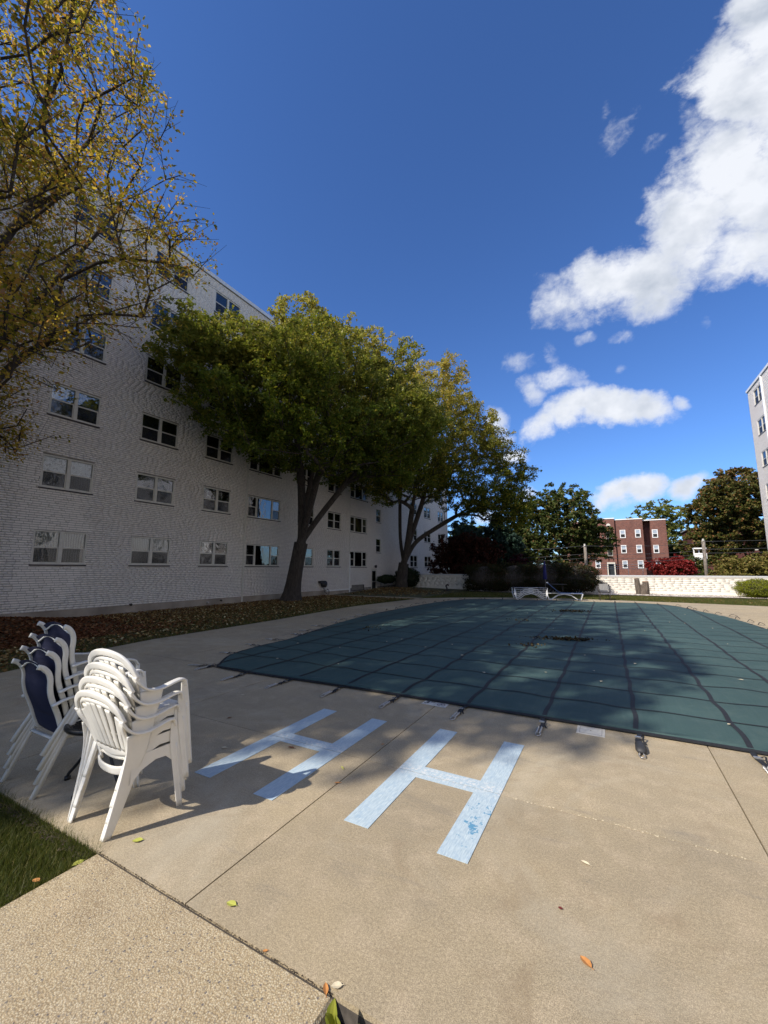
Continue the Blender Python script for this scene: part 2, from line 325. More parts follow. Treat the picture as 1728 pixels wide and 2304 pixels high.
M['lf_mulch'] = leafmat('brown leaf pile', [(0, (0.08, 0.03, 0.015)), (0.6, (0.17, 0.065, 0.03)), (0.95, (0.26, 0.12, 0.05)), (1, (0.42, 0.26, 0.14))], 0.1)
M['lf_debris'] = leafmat('wet dark leaves', [(0, (0.02, 0.015, 0.01)), (0.8, (0.08, 0.06, 0.03)), (1, (0.20, 0.15, 0.07))], 0.1)
M['grassb'] = leafmat('grass blades', [(0, (0.045, 0.06, 0.015)), (0.6, (0.10, 0.12, 0.03)), (0.95, (0.17, 0.16, 0.05)), (1, (0.30, 0.24, 0.10))], 0.3)
M['hosta'] = leafmat('hosta leaf', [(0, (0.17, 0.21, 0.03)), (1, (0.36, 0.36, 0.06))], 0.3)
def bark(name, a, b):
    m = NT(name); v = m.scaled(m.pos(), (1, 1, 0.22)); n = m.noise(14, 5, 0.7, vec=v, dist=0.8)
    m.col(m.mix(m.rng(n, 0.35, 0.65), a, b)); m.rough(0.95); m.bump(n, 1.0, 0.05); return m.m
M['bark'] = bark('dark bark', (0.022, 0.018, 0.015), (0.085, 0.068, 0.055))
M['barkl'] = bark('grey bark', (0.05, 0.04, 0.033), (0.17, 0.135, 0.105))
def ground_m(name, a, b, c, s1=1.2):
    m = NT(name); n = m.noise(s1, 5, 0.65); f = m.noise(40, 4, 0.7)
    x = m.mix(m.rng(n, 0.35, 0.65), a, b); x = m.mix(m.math('MULTIPLY', m.rng(f, 0.45, 0.7), 0.6), x, c)
    m.col(x); m.rough(0.95); m.bump(f, 0.9, 0.03); return m.m
M['lawn'] = ground_m('lawn', (0.045, 0.055, 0.015), (0.075, 0.085, 0.025), (0.10, 0.075, 0.035))
M['lawnleaf'] = ground_m('leaf strewn lawn', (0.06, 0.06, 0.018), (0.10, 0.065, 0.03), (0.15, 0.085, 0.035))
M['gravelbed'] = ground_m('gravel bed', (0.26, 0.22, 0.17), (0.36, 0.31, 0.25), (0.12, 0.10, 0.08))
M['farground'] = ground_m('far ground', (0.06, 0.065, 0.03), (0.09, 0.085, 0.05), (0.05, 0.045, 0.03), 0.3)
def stone_m():
    m = NT('river stones'); m._p = m.n('ShaderNodeNewGeometry')
    m.col(m.ramp(m._p.outputs['Random Per Island'], [(0, (0.22, 0.18, 0.15)), (0.4, (0.45, 0.39, 0.33)), (0.8, (0.62, 0.57, 0.50)), (1, (0.75, 0.72, 0.68))])); m.rough(0.8); return m.m
M['stones'] = stone_m()
def cover_m():
    m = NT('green mesh pool cover'); p = m.pos()
    c = m.mix(m.rng(m.noise(0.5, 5, 0.6), 0.35, 0.7), (0.044, 0.084, 0.082), (0.060, 0.108, 0.103))
    dust = m.noise(2.4, 6, 0.7, dist=0.7)
    c = m.mix(m.math('MULTIPLY', m.rng(dust, 0.50, 0.78), 0.4), c, (0.12, 0.165, 0.145))
    streak = m.noise(3.0, 4, 0.6, vec=m.scaled(p, (9, 0.35, 1)))
    c = m.mix(m.math('MULTIPLY', m.rng(streak, 0.50, 0.75), 0.22), c, (0.10, 0.15, 0.14))
    br = m.noise(0.7, 5, 0.7, dist=1.0)
    c = m.mix(m.math('MULTIPLY', m.rng(br, 0.66, 0.76), 0.45), c, (0.13, 0.105, 0.07))
    wv = m.noise(380, 1, 0.5); c = m.mix(m.rng(wv, 0.35, 0.65), m.mix(1.0, c, (0.82, 0.82, 0.82), 'MULTIPLY'), c)
    m.col(c); m.rough(0.72); m.bump(m.math('ADD', m.math('MULTIPLY', wv, 0.15), m.noise(5, 3, vec=m.scaled(p, (4, 1, 1)))), 0.25, 0.01)
    m.b.inputs['Specular IOR Level'].default_value = 0.25
    return m.m
M['cover'] = cover_m()
M['strap'] = plain('black webbing', (0.012, 0.013, 0.016), 0.7, var=0.3, scale=40)
M['steel'] = plain('steel', (0.55, 0.53, 0.5), 0.35, 0.8, var=0.15, scale=40)
M['rubber'] = plain('rubber sleeve', (0.03, 0.03, 0.032), 0.6)
def paint_m(name, peel):
    m = NT(name); p = m.pos()
    st = m.noise(9, 4, 0.65, vec=m.scaled(p, (14, 1.6, 1)))
    c = m.mix(m.rng(st, 0.35, 0.68), (0.33, 0.43, 0.505), (0.53, 0.615, 0.645))
    sc2 = m.noise(16, 6, 0.75, dist=1.5)
    c = m.mix(m.math('MULTIPLY', m.rng(sc2, 0.52, 0.66), 0.5), c, (0.27, 0.40, 0.53))
    wear = m.noise(34, 5, 0.7)
    sep = m.n('ShaderNodeSeparateXYZ'); m.l(p, sep.inputs[0])
    nearj = m.rng(m.math('ABSOLUTE', m.math('SUBTRACT', sep.outputs[1], 3.21)), 0.02, 0.12, 1.0, 0.0)
    c = m.mix(m.math('MULTIPLY', m.rng(wear, 0.50, 0.60), nearj), c, (0.62, 0.63, 0.62))
    if peel:
        dx = m.math('MULTIPLY', m.math('SUBTRACT', sep.outputs[0], -0.855), 11.0); dy = m.math('MULTIPLY', m.math('SUBTRACT', sep.outputs[1], 2.80), 3.4)
        rr = m.math('ADD', m.math('MULTIPLY', dx, dx), m.math('MULTIPLY', dy, dy))
        pn = m.noise(17, 5, 0.75)
        f = m.math('GREATER_THAN', m.math('SUBTRACT', pn, m.math('MULTIPLY', rr, 0.10)), 0.53)
        c = m.mix(f, c, (0.10, 0.27, 0.42))
    m.col(c); m.rough(0.75); m.bump(st, 0.25, 0.002); return m.m
M['paint1'] = paint_m('pale blue deck paint', False); M['paint2'] = paint_m('pale blue peeling deck paint', True)
M['plast'] = plain('white resin plastic', (0.78, 0.76, 0.70), 0.38, var=0.07, scale=5, bump=0.05)
M['frame_al'] = plain('white powder coated frame', (0.62, 0.62, 0.58), 0.4, var=0.08, scale=12)
def sling_m():
    m = NT('navy sling fabric'); w_ = m.noise(420, 1); c = m.mix(m.rng(w_, 0.35, 0.65), (0.005, 0.007, 0.030), (0.010, 0.014, 0.052)); m.col(c); m.rough(0.75); return m.m
M['sling'] = sling_m()
M['blackm'] = plain('black metal', (0.012, 0.012, 0.013), 0.45, 0.2, var=0.2)
M['bluesling'] = plain('blue lounger fabric', (0.05, 0.12, 0.30), 0.7, var=0.15)
M['umbrella'] = plain('blue umbrella canvas', (0.012, 0.012, 0.10), 0.8, var=0.2)
M['bronze'] = plain('brown metal', (0.05, 0.04, 0.035), 0.5, 0.4)
M['wood_cut'] = plain('cut wood', (0.42, 0.22, 0.11), 0.8, var=0.25, scale=20)
M['pole'] = plain('weathered pole', (0.20, 0.17, 0.14), 0.9, var=0.3, scale=5)
M['wire'] = plain('grey cable', (0.10, 0.10, 0.10), 0.6)
M['tile'] = plain('white tile', (0.62, 0.60, 0.55), 0.4, var=0.1, scale=40)
M['lid'] = plain('cream plastic lid', (0.62, 0.58, 0.49), 0.6, var=0.14, scale=30)
M['ink'] = plain('black print', (0.015, 0.015, 0.015), 0.5, var=0)
M['inkred'] = plain('faded red print', (0.12, 0.05, 0.05), 0.5, var=0)
M['door'] = plain('dark door', (0.02, 0.025, 0.028), 0.4, var=0.2)
M['yleaf'] = plain('yellow green leaf', (0.42, 0.43, 0.08), 0.6, var=0.2, scale=40)
M['oleaf'] = plain('orange leaf', (0.48, 0.21, 0.06), 0.6, var=0.2, scale=40)
M['bleaf'] = plain('brown leaf', (0.16, 0.07, 0.035), 0.8, var=0.3, scale=40)
M['pleaf'] = plain('pale dry leaf', (0.60, 0.52, 0.36), 0.7, var=0.15, scale=40)
M['rleaf'] = plain('dark red scrap', (0.14, 0.02, 0.015), 0.7, var=0.15, scale=40)

# ------------------------------------------------------------------ helpers
class MB:
    def __init__(s): s.v = []; s.f = []
    def quad(s, a, b, c, d):
        n = len(s.v); s.v += [tuple(a), tuple(b), tuple(c), tuple(d)]; s.f.append((n, n + 1, n + 2, n + 3)); return s
    def box(s, x0, x1, y0, y1, z0, z1):
        n = len(s.v)
        s.v += [(x0, y0, z0), (x1, y0, z0), (x1, y1, z0), (x0, y1, z0), (x0, y0, z1), (x1, y0, z1), (x1, y1, z1), (x0, y1, z1)]
        s.f += [tuple(n + i for i in q) for q in ((0, 3, 2, 1), (4, 5, 6, 7), (0, 1, 5, 4), (1, 2, 6, 5), (2, 3, 7, 6), (3, 0, 4, 7))]; return s
    def cbox(s, x0, x1, y0, y1, z0, z1, c=0.006):      # box with a chamfered top edge
        n = len(s.v)
        s.v += [(x0, y0, z0), (x1, y0, z0), (x1, y1, z0), (x0, y1, z0), (x0, y0, z1 - c), (x1, y0, z1 - c), (x1, y1, z1 - c), (x0, y1, z1 - c),
                (x0 + c, y0 + c, z1), (x1 - c, y0 + c, z1), (x1 - c, y1 - c, z1), (x0 + c, y1 - c, z1)]
        F = [(0, 3, 2, 1), (8, 9, 10, 11)]
        for i in range(4):
            j = (i + 1) % 4; F += [(i, j, j + 4, i + 4), (i + 4, j + 4, j + 8, i + 8)]
        s.f += [tuple(n + i for i in q) for q in F]; return s
    def prism(s, poly, z0, z1):
        n = len(s.v); k = len(poly)
        s.v += [(x, y, z0) for x, y in poly] + [(x, y, z1) for x, y in poly]
        s.f += [tuple(n + k + i for i in range(k)), tuple(n + k - 1 - i for i in range(k))]
        s.f += [(n + i, n + (i + 1) % k, n + k + (i + 1) % k, n + k + i) for i in range(k)]; return s
    def tube(s, pts, rad, n=8, flat=1.0, up=None, caps=True, power=1.0):
        """sweep an (optionally flattened) ring; rad number or list; flat scales the 'up' axis"""
        pts = [Vector(p) for p in pts]; k = len(pts)
        if isinstance(rad, (int, float)): rad = [rad] * k
        base = len(s.v); prev = None
        for i, p in enumerate(pts):
            t = (pts[min(i + 1, k - 1)] - pts[max(i - 1, 0)])
            if t.length < 1e-9: t = Vector((0, 0, 1))
            t.normalize()
            if up is not None: u = Vector(up) - t * Vector(up).dot(t)
            elif prev is None:
                u = Vector((0, 0, 1)) if abs(t.z) < 0.9 else Vector((1, 0, 0)); u = u - t * u.dot(t)
            else: u = prev - t * prev.dot(t)
            if u.length < 1e-6: u = Vector((1, 0, 0)) - t * t.x
            u.normalize(); prev = u; b = t.cross(u)
            fl = flat[i] if isinstance(flat, (list, tuple)) else flat
            for j in range(n):
                a = 2 * PI * (j + 0.5) / n; ca, sa = math.cos(a), math.sin(a)
                if power != 1.0: ca = math.copysign(abs(ca) ** power, ca); sa = math.copysign(abs(sa) ** power, sa)
                q = p + b * (ca * rad[i]) + u * (sa * rad[i] * fl); s.v.append(tuple(q))
        for i in range(k - 1):
            for j in range(n):
                a = base + i * n + j; b_ = base + i * n + (j + 1) % n
                s.f.append((a, b_, b_ + n, a + n))
        if caps:
            s.f.append(tuple(base + n - 1 - j for j in range(n))); s.f.append(tuple(base + (k - 1) * n + j for j in range(n)))
        return s
    def strip(s, A, B):
        """ribbon between two point rows"""
        n = len(s.v); k = len(A); s.v += [tuple(p) for p in A] + [tuple(p) for p in B]
        s.f += [(n + i, n + i + 1, n + k + i + 1, n + k + i) for i in range(k - 1)]; return s
    def ball(s, c, r, seg=10, rings=6, sq=(1, 1, 1)):
        n = len(s.v)
        for i in range(rings + 1):
            th = PI * i / rings
            for j in range(seg):
                ph = 2 * PI * j / seg
                s.v.append((c[0] + r * sq[0] * math.sin(th) * math.cos(ph), c[1] + r * sq[1] * math.sin(th) * math.sin(ph), c[2] + r * sq[2] * math.cos(th)))
        for i in range(rings):
            for j in range(seg):
                s.f.append((n + i * seg + j, n + (i + 1) * seg + j, n + (i + 1) * seg + (j + 1) % seg, n + i * seg + (j + 1) % seg))
        return s
    def build(s, name, mat, parent=None, smooth=False, **kw):
        me = bpy.data.meshes.new(name); me.from_pydata(s.v, [], s.f); me.update()
        return link(name, me, mat, parent, smooth, **kw)
def link(name, me, mat, parent=None, smooth=False, label=None, cat=None, group=None, kind=None, loc=None):
    if mat is not None and not me.materials: me.materials.append(mat)
    if smooth:
        me.polygons.foreach_set('use_smooth', [True] * len(me.polygons))
    o = bpy.data.objects.new(name, me); sc.collection.objects.link(o)
    if parent is not None: o.parent = parent
    if loc is not None: o.location = loc
    tag(o, label, cat, group, kind); return o
def tag(o, label=None, cat=None, group=None, kind=None):
    if label: o['label'] = label
    if cat: o['category'] = cat
    if group: o['group'] = group
    if kind: o['kind'] = kind
    return o
def empty(name, loc=(0, 0, 0), rz=0, label=None, cat=None, group=None, parent=None, kind=None):
    o = bpy.data.objects.new(name, None); sc.collection.objects.link(o); o.location = loc; o.rotation_euler = (0, 0, rz)
    o.empty_display_size = 0.2
    if parent is not None: o.parent = parent
    return tag(o, label, cat, group, kind)
def copy_tree(o, parent=None, label=None):
    kids = list(o.children)
    c = o.copy(); sc.collection.objects.link(c)
    if parent is not None: c.parent = parent
    if label: c['label'] = label
    for ch in kids: copy_tree(ch, c)
    return c
def fast(name, V, Fq, mat, parent=None, smooth=False, **kw):
    """numpy quads/tris: V (n,3), Fq (m,k)"""
    me = bpy.data.meshes.new(name); n, (m_, k) = len(V), Fq.shape
    me.vertices.add(n); me.vertices.foreach_set('co', np.ascontiguousarray(V, dtype=np.float32).ravel())
    me.loops.add(m_ * k); me.loops.foreach_set('vertex_index', np.ascontiguousarray(Fq, dtype=np.int32).ravel())
    me.polygons.add(m_); me.polygons.foreach_set('loop_start', np.arange(0, m_ * k, k, dtype=np.int32))
    me.update(calc_edges=True)
    return link(name, me, mat, parent, smooth, **kw)
def smoothpts(pts, n=6):
    """Catmull-Rom through the points"""
    P = [Vector(p) for p in pts]; P = [P[0] * 2 - P[1]] + P + [P[-1] * 2 - P[-2]]; out = []
    for i in range(1, len(P) - 2):
        a, b, c, d = P[i - 1:i + 3]
        for j in range(n):
            t = j / n
            out.append(0.5 * ((2 * b) + (c - a) * t + (2 * a - 5 * b + 4 * c - d) * t * t + (3 * b - a - 3 * c + d) * t ** 3))
    out.append(P[-2]); return out
def leaves(name, C, N, size, mat, parent=None, aspect=0.55, rs=None, fold=0.0, **kw):
    """diamond leaves at centres C with normals N"""
    rs = rs or np.random.RandomState(1); n = len(C)
    N = N / (np.linalg.norm(N, axis=1, keepdims=True) + 1e-9)
    a = rs.normal(size=(n, 3)); a -= N * (a * N).sum(1, keepdims=True); a /= np.linalg.norm(a, axis=1, keepdims=True) + 1e-9
    b = np.cross(N, a); s = (size * (0.65 + 0.7 * rs.rand(n)))[:, None]
    V = np.empty((n, 4, 3)); V[:, 0] = C - a * s * 0.5; V[:, 1] = C + b * s * aspect * 0.5 + a * s * 0.06; V[:, 2] = C + a * s * 0.5 - N * s * fold; V[:, 3] = C - b * s * aspect * 0.5 + a * s * 0.06
    return fast(name, V.reshape(-1, 3), np.arange(4 * n).reshape(n, 4), mat, parent, **kw)

# ------------------------------------------------------------------ ground and setting
g = MB(); g.quad((-1500, -1500, -0.25), (1500, -1500, -0.25), (1500, 1500, -0.25), (-1500, 1500, -0.25)); g.build('ground', M['farground'], kind='structure')
# pool deck: joint bed with concrete slabs laid on it
XL, XR = -9.2, 9.9
LEFT = [(-7.6, -6), (-8.0, 1.5), (-8.5, 3.3), (-9.0, 4.4), (-9.3, 6), (-9.3, 7.2), (-9.35, 9.9), (-9.6, 12.5), (-9.8, 15), (-9.5, 18), (-9.2, 20.9)]
def leftx(y):
    for (xa, ya), (xb, yb) in zip(LEFT, LEFT[1:]):
        if ya <= y <= yb: return xa + (xb - xa) * (y - ya) / (yb - ya)
    return LEFT[-1][0]
FAR = [(-9.2, 21.0), (-7.5, 22.5), (-5.0, 23.8), (-2.0, 24.5), (0.0, 24.5), (3.0, 24.2), (6.0, 23.6), (9.9, 22.5)]
def fary(x):
    for (xa, ya), (xb, yb) in zip(FAR, FAR[1:]):
        if xa <= x <= xb: return ya + (yb - ya) * (x - xa) / (xb - xa)
    return FAR[0][1] if x < FAR[0][0] else FAR[-1][1]
bed = MB(); bed.prism([(x, y) for x, y in LEFT if y > 1.4] + FAR + [(9.9, 1.475)] + [(-8.0, 1.475)], -0.2, -0.022)
deck = bed.build('pool_deck', M['grout'], kind='structure')
xs = [-99, -7.06, -4.48, -1.90, 0.68, 3.26, 5.84, 99]; ys = [1.475, 3.17, 4.86, 8.0, 11.2, 14.4, 17.6, 20.8, 99]
from itertools import product
for i, j in product(range(len(xs) - 1), range(len(ys) - 1)):
    y0, y1 = ys[j], ys[j + 1]; gx = 0.0045
    gy0 = 0.0035 if (j == 1) else gx
    # polygon clipped to the deck outline (simple sampling of the curved edges)
    def px0(y): return max(xs[i] + gx, leftx(y)) if xs[i] > -50 else leftx(y)
    x1 = min(xs[i + 1] - gx, 9.9)
    ylo = y0 + (gy0 if j else 0.0)
    xx0 = max(xs[i], -9.9)
    yhi = min(y1 - (0.002 if j == 0 else gx), 60)
    if y1 > 50:
        top = [(x, fary(x)) for x in np.linspace(x1, max(xs[i] + gx, -9.2), 5)]
        poly = [(px0(ylo), ylo), (x1, ylo)] + top
    else:
        lft = [(px0(y), y) for y in np.linspace(yhi, ylo, 4)]
        poly = [(x1, ylo), (x1, yhi)] + lft
    if max(p[0] for p in poly) - min(p[0] for p in poly) < 0.05: continue
    if px0(ylo) > x1 - 0.02: continue
    MB().prism(poly, -0.021, 0.0).build('concrete_slab', M['deck'], deck)
# spalled edges of the crack that runs on to the right (Y about 3.17-3.29)
rng = random.Random(5)
chips = MB()
for k in range(70):
    t = rng.random(); x = -0.7 + 1.75 * t; y = 3.172 + rng.gauss(0, 0.006); r = rng.uniform(0.002, 0.008)
    n0 = 5; chips.prism([(x + r * rng.uniform(.6, 1.3) * math.cos(2 * PI * q / n0), y + 0.6 * r * math.sin(2 * PI * q / n0)) for q in range(n0)], 0.0, 0.002)
chips.build('crack_crumbs', M['pleaf'], deck, kind='stuff')
# entry walk (exposed aggregate), lawn and planting bed at the near edge
MB().cbox(-2.655, -1.015, -3.0, 1.464, -0.15, 0.004, 0.012).build('entry_walk', M['walk'], kind='structure')
MB().box(-2.655, -1.015, 1.4645, 1.4745, -0.15, -0.012).build('expansion_joint', M['grout'], kind='structure')
g = MB(); g.box(-14, -2.66, -6, 1.47, -0.2, -0.045); g.build('near_lawn', M['lawn'], kind='structure')
g = MB(); g.box(-1.01, 6, -3, 1.47, -0.2, -0.075); g.build('planting_bed', M['soil'], kind='structure')
# left lawn between the deck and the building, path to the door, back lawn and gravel
def grid_sheet(name, poly_fn, y0, y1, mat, nx=14, ny=90, z=-0.03, amp=0.03, **kw):
    V = []; F = []
    rs = np.random.RandomState(3)
    for j in range(ny + 1):
        y = y0 + (y1 - y0) * j / ny; a, b = poly_fn(y)
        for i in range(nx + 1):
            t = i / nx; x = a + (b - a) * t
            V.append((x, y, z + amp * math.sin(x * 1.7 + y) * math.sin(y * 0.9 + x * .3) * (4 * t * (1 - t))))
    for j in range(ny):
        for i in range(nx):
            q = j * (nx + 1) + i; F.append((q, q + 1, q + nx + 2, q + nx + 1))
    return fast(name, np.array(V), np.array(F), mat, smooth=True, kind='structure', **kw)
grid_sheet('left_lawn', lambda y: (-15.5, leftx(y) - 0.01), 1.47, 20.6, M['lawnleaf'], z=-0.02)
MB().cbox(-15.5, -9.0, 20.65, 21.35, -0.15, 0.0).build('door_path', M['deck'], kind='structure')
def mound(x, y): return 0.22 * math.exp(-((x + 14.0) ** 2 / 6 + (y - 27.5) ** 2 / 9))
V = []; F = []; NX, NY = 40, 20
for j in range(NY + 1):
    for i in range(NX + 1):
        x = -15.5 + 25.4 * i / NX; yb = (21.36 if x < -9.2 else fary(max(x, -9.2)) + 0.01); y = yb + (30.3 - yb) * j / NY
        V.append((x, y, -0.01 + mound(x, y) + 0.07 * (j / NY) ** 2))
for j in range(NY):
    for i in range(NX):
        q = j * (NX + 1) + i; F.append((q, q + 1, q + NX + 2, q + NX + 1))
fast('back_lawn', np.array(V), np.array(F), M['lawn'], smooth=True, kind='structure')
V = []; F = []; NX = 50
for j in range(5):
    for i in range(NX + 1):
        x = -9.0 + 18.9 * i / NX; y = 28.3 + 0.25 * math.sin(x * 1.3) + (30.28 - 28.3) * j / 4 - (0.25 * math.sin(x * 1.3)) * j / 4
        V.append((x, y, 0.055 + 0.03 * (j / 4)))
for j in range(4):
    for i in range(NX):
        q = j * (NX + 1) + i; F.append((q, q + 1, q + NX + 2, q + NX + 1))
fast('gravel_bed', np.array(V), np.array(F), M['gravelbed'], smooth=True, kind='structure')
# river stones on the bed
rs = np.random.RandomState(8); n = 5200
cx = rs.uniform(-9, 9.8, n); cy = rs.uniform(28.2, 30.2, n); s = rs.uniform(0.025, 0.06, n)
oct_v = np.array([(1, 0, 0), (0.3, 1, 0), (-1, 0.2, 0), (-0.2, -1, 0), (0, 0, 0.7), (0, 0, -0.6)])
V = (oct_v[None] * s[:, None, None] * (0.7 + 0.6 * rs.rand(n, 6, 1))); V[:, :, 0] += cx[:, None]; V[:, :, 1] += cy[:, None]; V[:, :, 2] = V[:, :, 2] * 0.7 + 0.085
of = np.array([(0, 1, 4), (1, 2, 4), (2, 3, 4), (3, 0, 4)]); F = (of[None] + (np.arange(n) * 6)[:, None, None]).reshape(-1, 3)
fast('river_stones', V.reshape(-1, 3), F, M['stones'], kind='stuff')

# ------------------------------------------------------------------ left apartment building
XF = -15.53; ZT = 15.30; SILLS = [1.74, 4.17, 6.58, 8.97, 11.36, 13.68]; WH = 1.07
BAYS = [('d', 2.40, 3.93), ('d', 5.80, 7.30), ('d', 8.77, 10.33), ('d', 11.69, 13.20), ('t', 14.27, 16.57), ('d', 17.97, 19.49), ('d', 20.87, 22.34), ('t', 23.48, 25.70)]
WING = [('d', 33.25, 34.8), ('d', 36.5, 38.15), ('d', 40.2, 41.85)]
rects = []
for f, z in enumerate(SILLS):
    for k, y0, y1 in BAYS + WING: rects.append((y0, y1, z, z + WH, k, f))
for z in (2.84, 5.17, 7.67, 10.1, 12.5): rects.append((27.07, 27.85, z, z + 1.05, 's', 9))
openings = [r[:4] for r in rects] + [(26.42, 27.22, -0.1, 1.56), (23.75, 25.4, 0.10, 0.44)]
YB0, YB1 = -22.0, 43.2
bld = empty('apartment_building', (XF, 10, 0), label='long white brick apartment block with six floors of paired windows along the left', cat='building')
def bpart(mb, name, mat, parent=None, **kw):
    o = mb.build(name, mat, None, **kw); o.parent = parent or bld
    if parent is None: o.matrix_parent_inverse = Matrix.Translation((-XF, -10, 0))
    return o
bpart(MB().box(-29, XF - 0.10, YB0, YB1, -0.2, ZT - 0.05), 'wall', M['mortar'])
bpart(MB().box(-29.2, XF + 0.06, YB0 - .1, YB1 + .03, ZT - 0.04, ZT + 0.14), 'coping', M['coping'])
# foundation strip
bpart(MB().box(XF - 0.09, XF + 0.02, 1.9, 20.6, -0.2, 0.285).box(XF - 0.09, XF + 0.02, 20.6, 23.3, -0.2, 0.20), 'foundation', M['found'])
# mortar sheet with the openings left out
ysb = sorted(set([1.9, YB1] + [v for r in openings for v in r[:2]])); zsb = sorted(set([0.0, ZT - 0.045] + [v for r in openings for v in r[2:4] if v > 0]))
def inopen(y, z): return any(a < y < b and c < z < d for a, b, c, d in openings)
mb = MB()
for a, b in zip(ysb, ysb[1:]):
    for c, d in zip(zsb, zsb[1:]):
        if not inopen((a + b) / 2, (c + d) / 2): mb.quad((XF - 0.014, a, c), (XF - 0.014, b, c), (XF - 0.014, b, d), (XF - 0.014, a, d))
for a, b, c, d in openings:
    x0, x1 = XF - 0.1, XF - 0.014
    mb.quad((x0, a, c), (x1, a, c), (x1, a, d), (x0, a, d)).quad((x0, b, c), (x1, b, c), (x1, b, d), (x0, b, d)).quad((x0, a, c), (x1, a, c), (x1, b, c), (x0, b, c)).quad((x0, a, d), (x1, a, d), (x1, b, d), (x0, b, d))
bpart(mb, 'mortar_bed', M['mortar'])
bpart(MB().box(XF - 0.10, XF, YB0, 1.9, -0.2, ZT - 0.045), 'side_wall', M['texwhite'])
# bricks
def lay_bricks(y0, y1, z0, z1, opens, L, Hc, jh, jv, seed):
    rr = random.Random(seed); out = []; nrow = int((z1 - z0) / Hc)
    for r_ in range(nrow):
        za = z0 + r_ * Hc; zb = za + Hc - jh; y = y0 - rr.random() * L
        ops = [(a, b) for a, b, c, d in opens if not (zb <= c or za >= d)]
        while y < y1:
            w_ = L if rr.random() > 0.13 else L * 0.48
            a, b = max(y, y0), min(y + w_ - jv, y1); y += w_
            segs = [(a, b)]
            for oa, ob in ops:
                ns = []
                for p, q in segs:
                    if q <= oa or p >= ob: ns.append((p, q))
                    else:
                        if p < oa: ns.append((p, oa - 0.002))
                        if q > ob: ns.append((ob + 0.002, q))
                segs = ns
            for p, q in segs:
                if q - p > 0.02: out.append((p, q, za, zb))
    return np.array(out)
B = lay_bricks(1.9, YB1, 0.292, ZT - 0.05, openings, 0.212, 0.0725, 0.0135, 0.0085, 11)
B = B[~((B[:, 3] > ZT - 0.05))]
# the 300 that show largest become parts of their own
Bc = np.stack([(B[:, 0] + B[:, 1]) / 2, (B[:, 2] + B[:, 3]) / 2], 1)
full = np.abs((B[:, 1] - B[:, 0]) - (0.212 - 0.0085)) < 1e-6
near = (Bc[:, 0] > 5.35) & (Bc[:, 1] > 0.5) & full
dist = np.where(near, np.hypot(Bc[:, 0] - 5.3, (Bc[:, 1] - 2.4) * 0.8), 1e9)
pick = np.argsort(dist)[:300]; mask = np.zeros(len(B), bool); mask[pick] = True
bm_ = MB(); h2, w2 = (0.0725 - 0.0135) / 2, (0.212 - 0.0085) / 2
bm_.v = [(-0.013, -w2, -h2), (-0.013, w2, -h2), (-0.013, w2, h2), (-0.013, -w2, h2), (0.0, -w2 + .001, -h2 + .001), (0.0, w2 - .001, -h2 + .001), (0.0, w2 - .001, h2 - .001), (0.0, -w2 + .001, h2 - .001)]
bm_.f = [(4, 5, 6, 7), (0, 1, 5, 4), (1, 2, 6, 5), (2, 3, 7, 6), (3, 0, 4, 7)]
bme = bpy.data.meshes.new('brick'); bme.from_pydata(bm_.v, [], bm_.f); bme.materials.append(M['brick'])
rr = random.Random(4)
for i in pick:
    o = bpy.data.objects.new('brick', bme); sc.collection.objects.link(o); o.parent = bld
    o.location = (rr.uniform(-0.0005, 0.0005), Bc[i, 0] - 10, Bc[i, 1]); o.rotation_euler = (rr.gauss(0, 0.004), 0, 0)
def brick_mesh(B, axis, plane, depth, seed, name, mat, parent, inv=None, jit=0.0005, kind='stuff'):
    n = len(B); rs = np.random.RandomState(seed); p = plane + rs.uniform(-jit, jit, n); V = np.empty((n, 8, 3))
    a, b, c, d = B[:, 0], B[:, 1], B[:, 2], B[:, 3]; e = 0.001
    ys_ = [a, b, b, a, a + e, b - e, b - e, a + e]; zs_ = [c, c, d, d, c + e, c + e, d - e, d - e]
    for k in range(8):
        px = p - (depth if k < 4 else 0)
        if axis == 'x': V[:, k, 0] = px; V[:, k, 1] = ys_[k]
        else: V[:, k, 1] = -px; V[:, k, 0] = ys_[k]
        V[:, k, 2] = zs_[k]
    f = np.array([(4, 5, 6, 7), (0, 1, 5, 4), (1, 2, 6, 5), (2, 3, 7, 6), (3, 0, 4, 7)])
    F = (f[None] + (np.arange(n) * 8)[:, None, None]).reshape(-1, 4)
    o = fast(name, V.reshape(-1, 3), F, mat, None, kind=kind)
    o.parent = parent
    if inv is not None: o.matrix_parent_inverse = inv
    return o
INVB = Matrix.Translation((-XF, -10, 0))
brick_mesh(B[~mask], 'x', XF, 0.013, 2, 'brick_courses', M['brick'], bld, INVB)
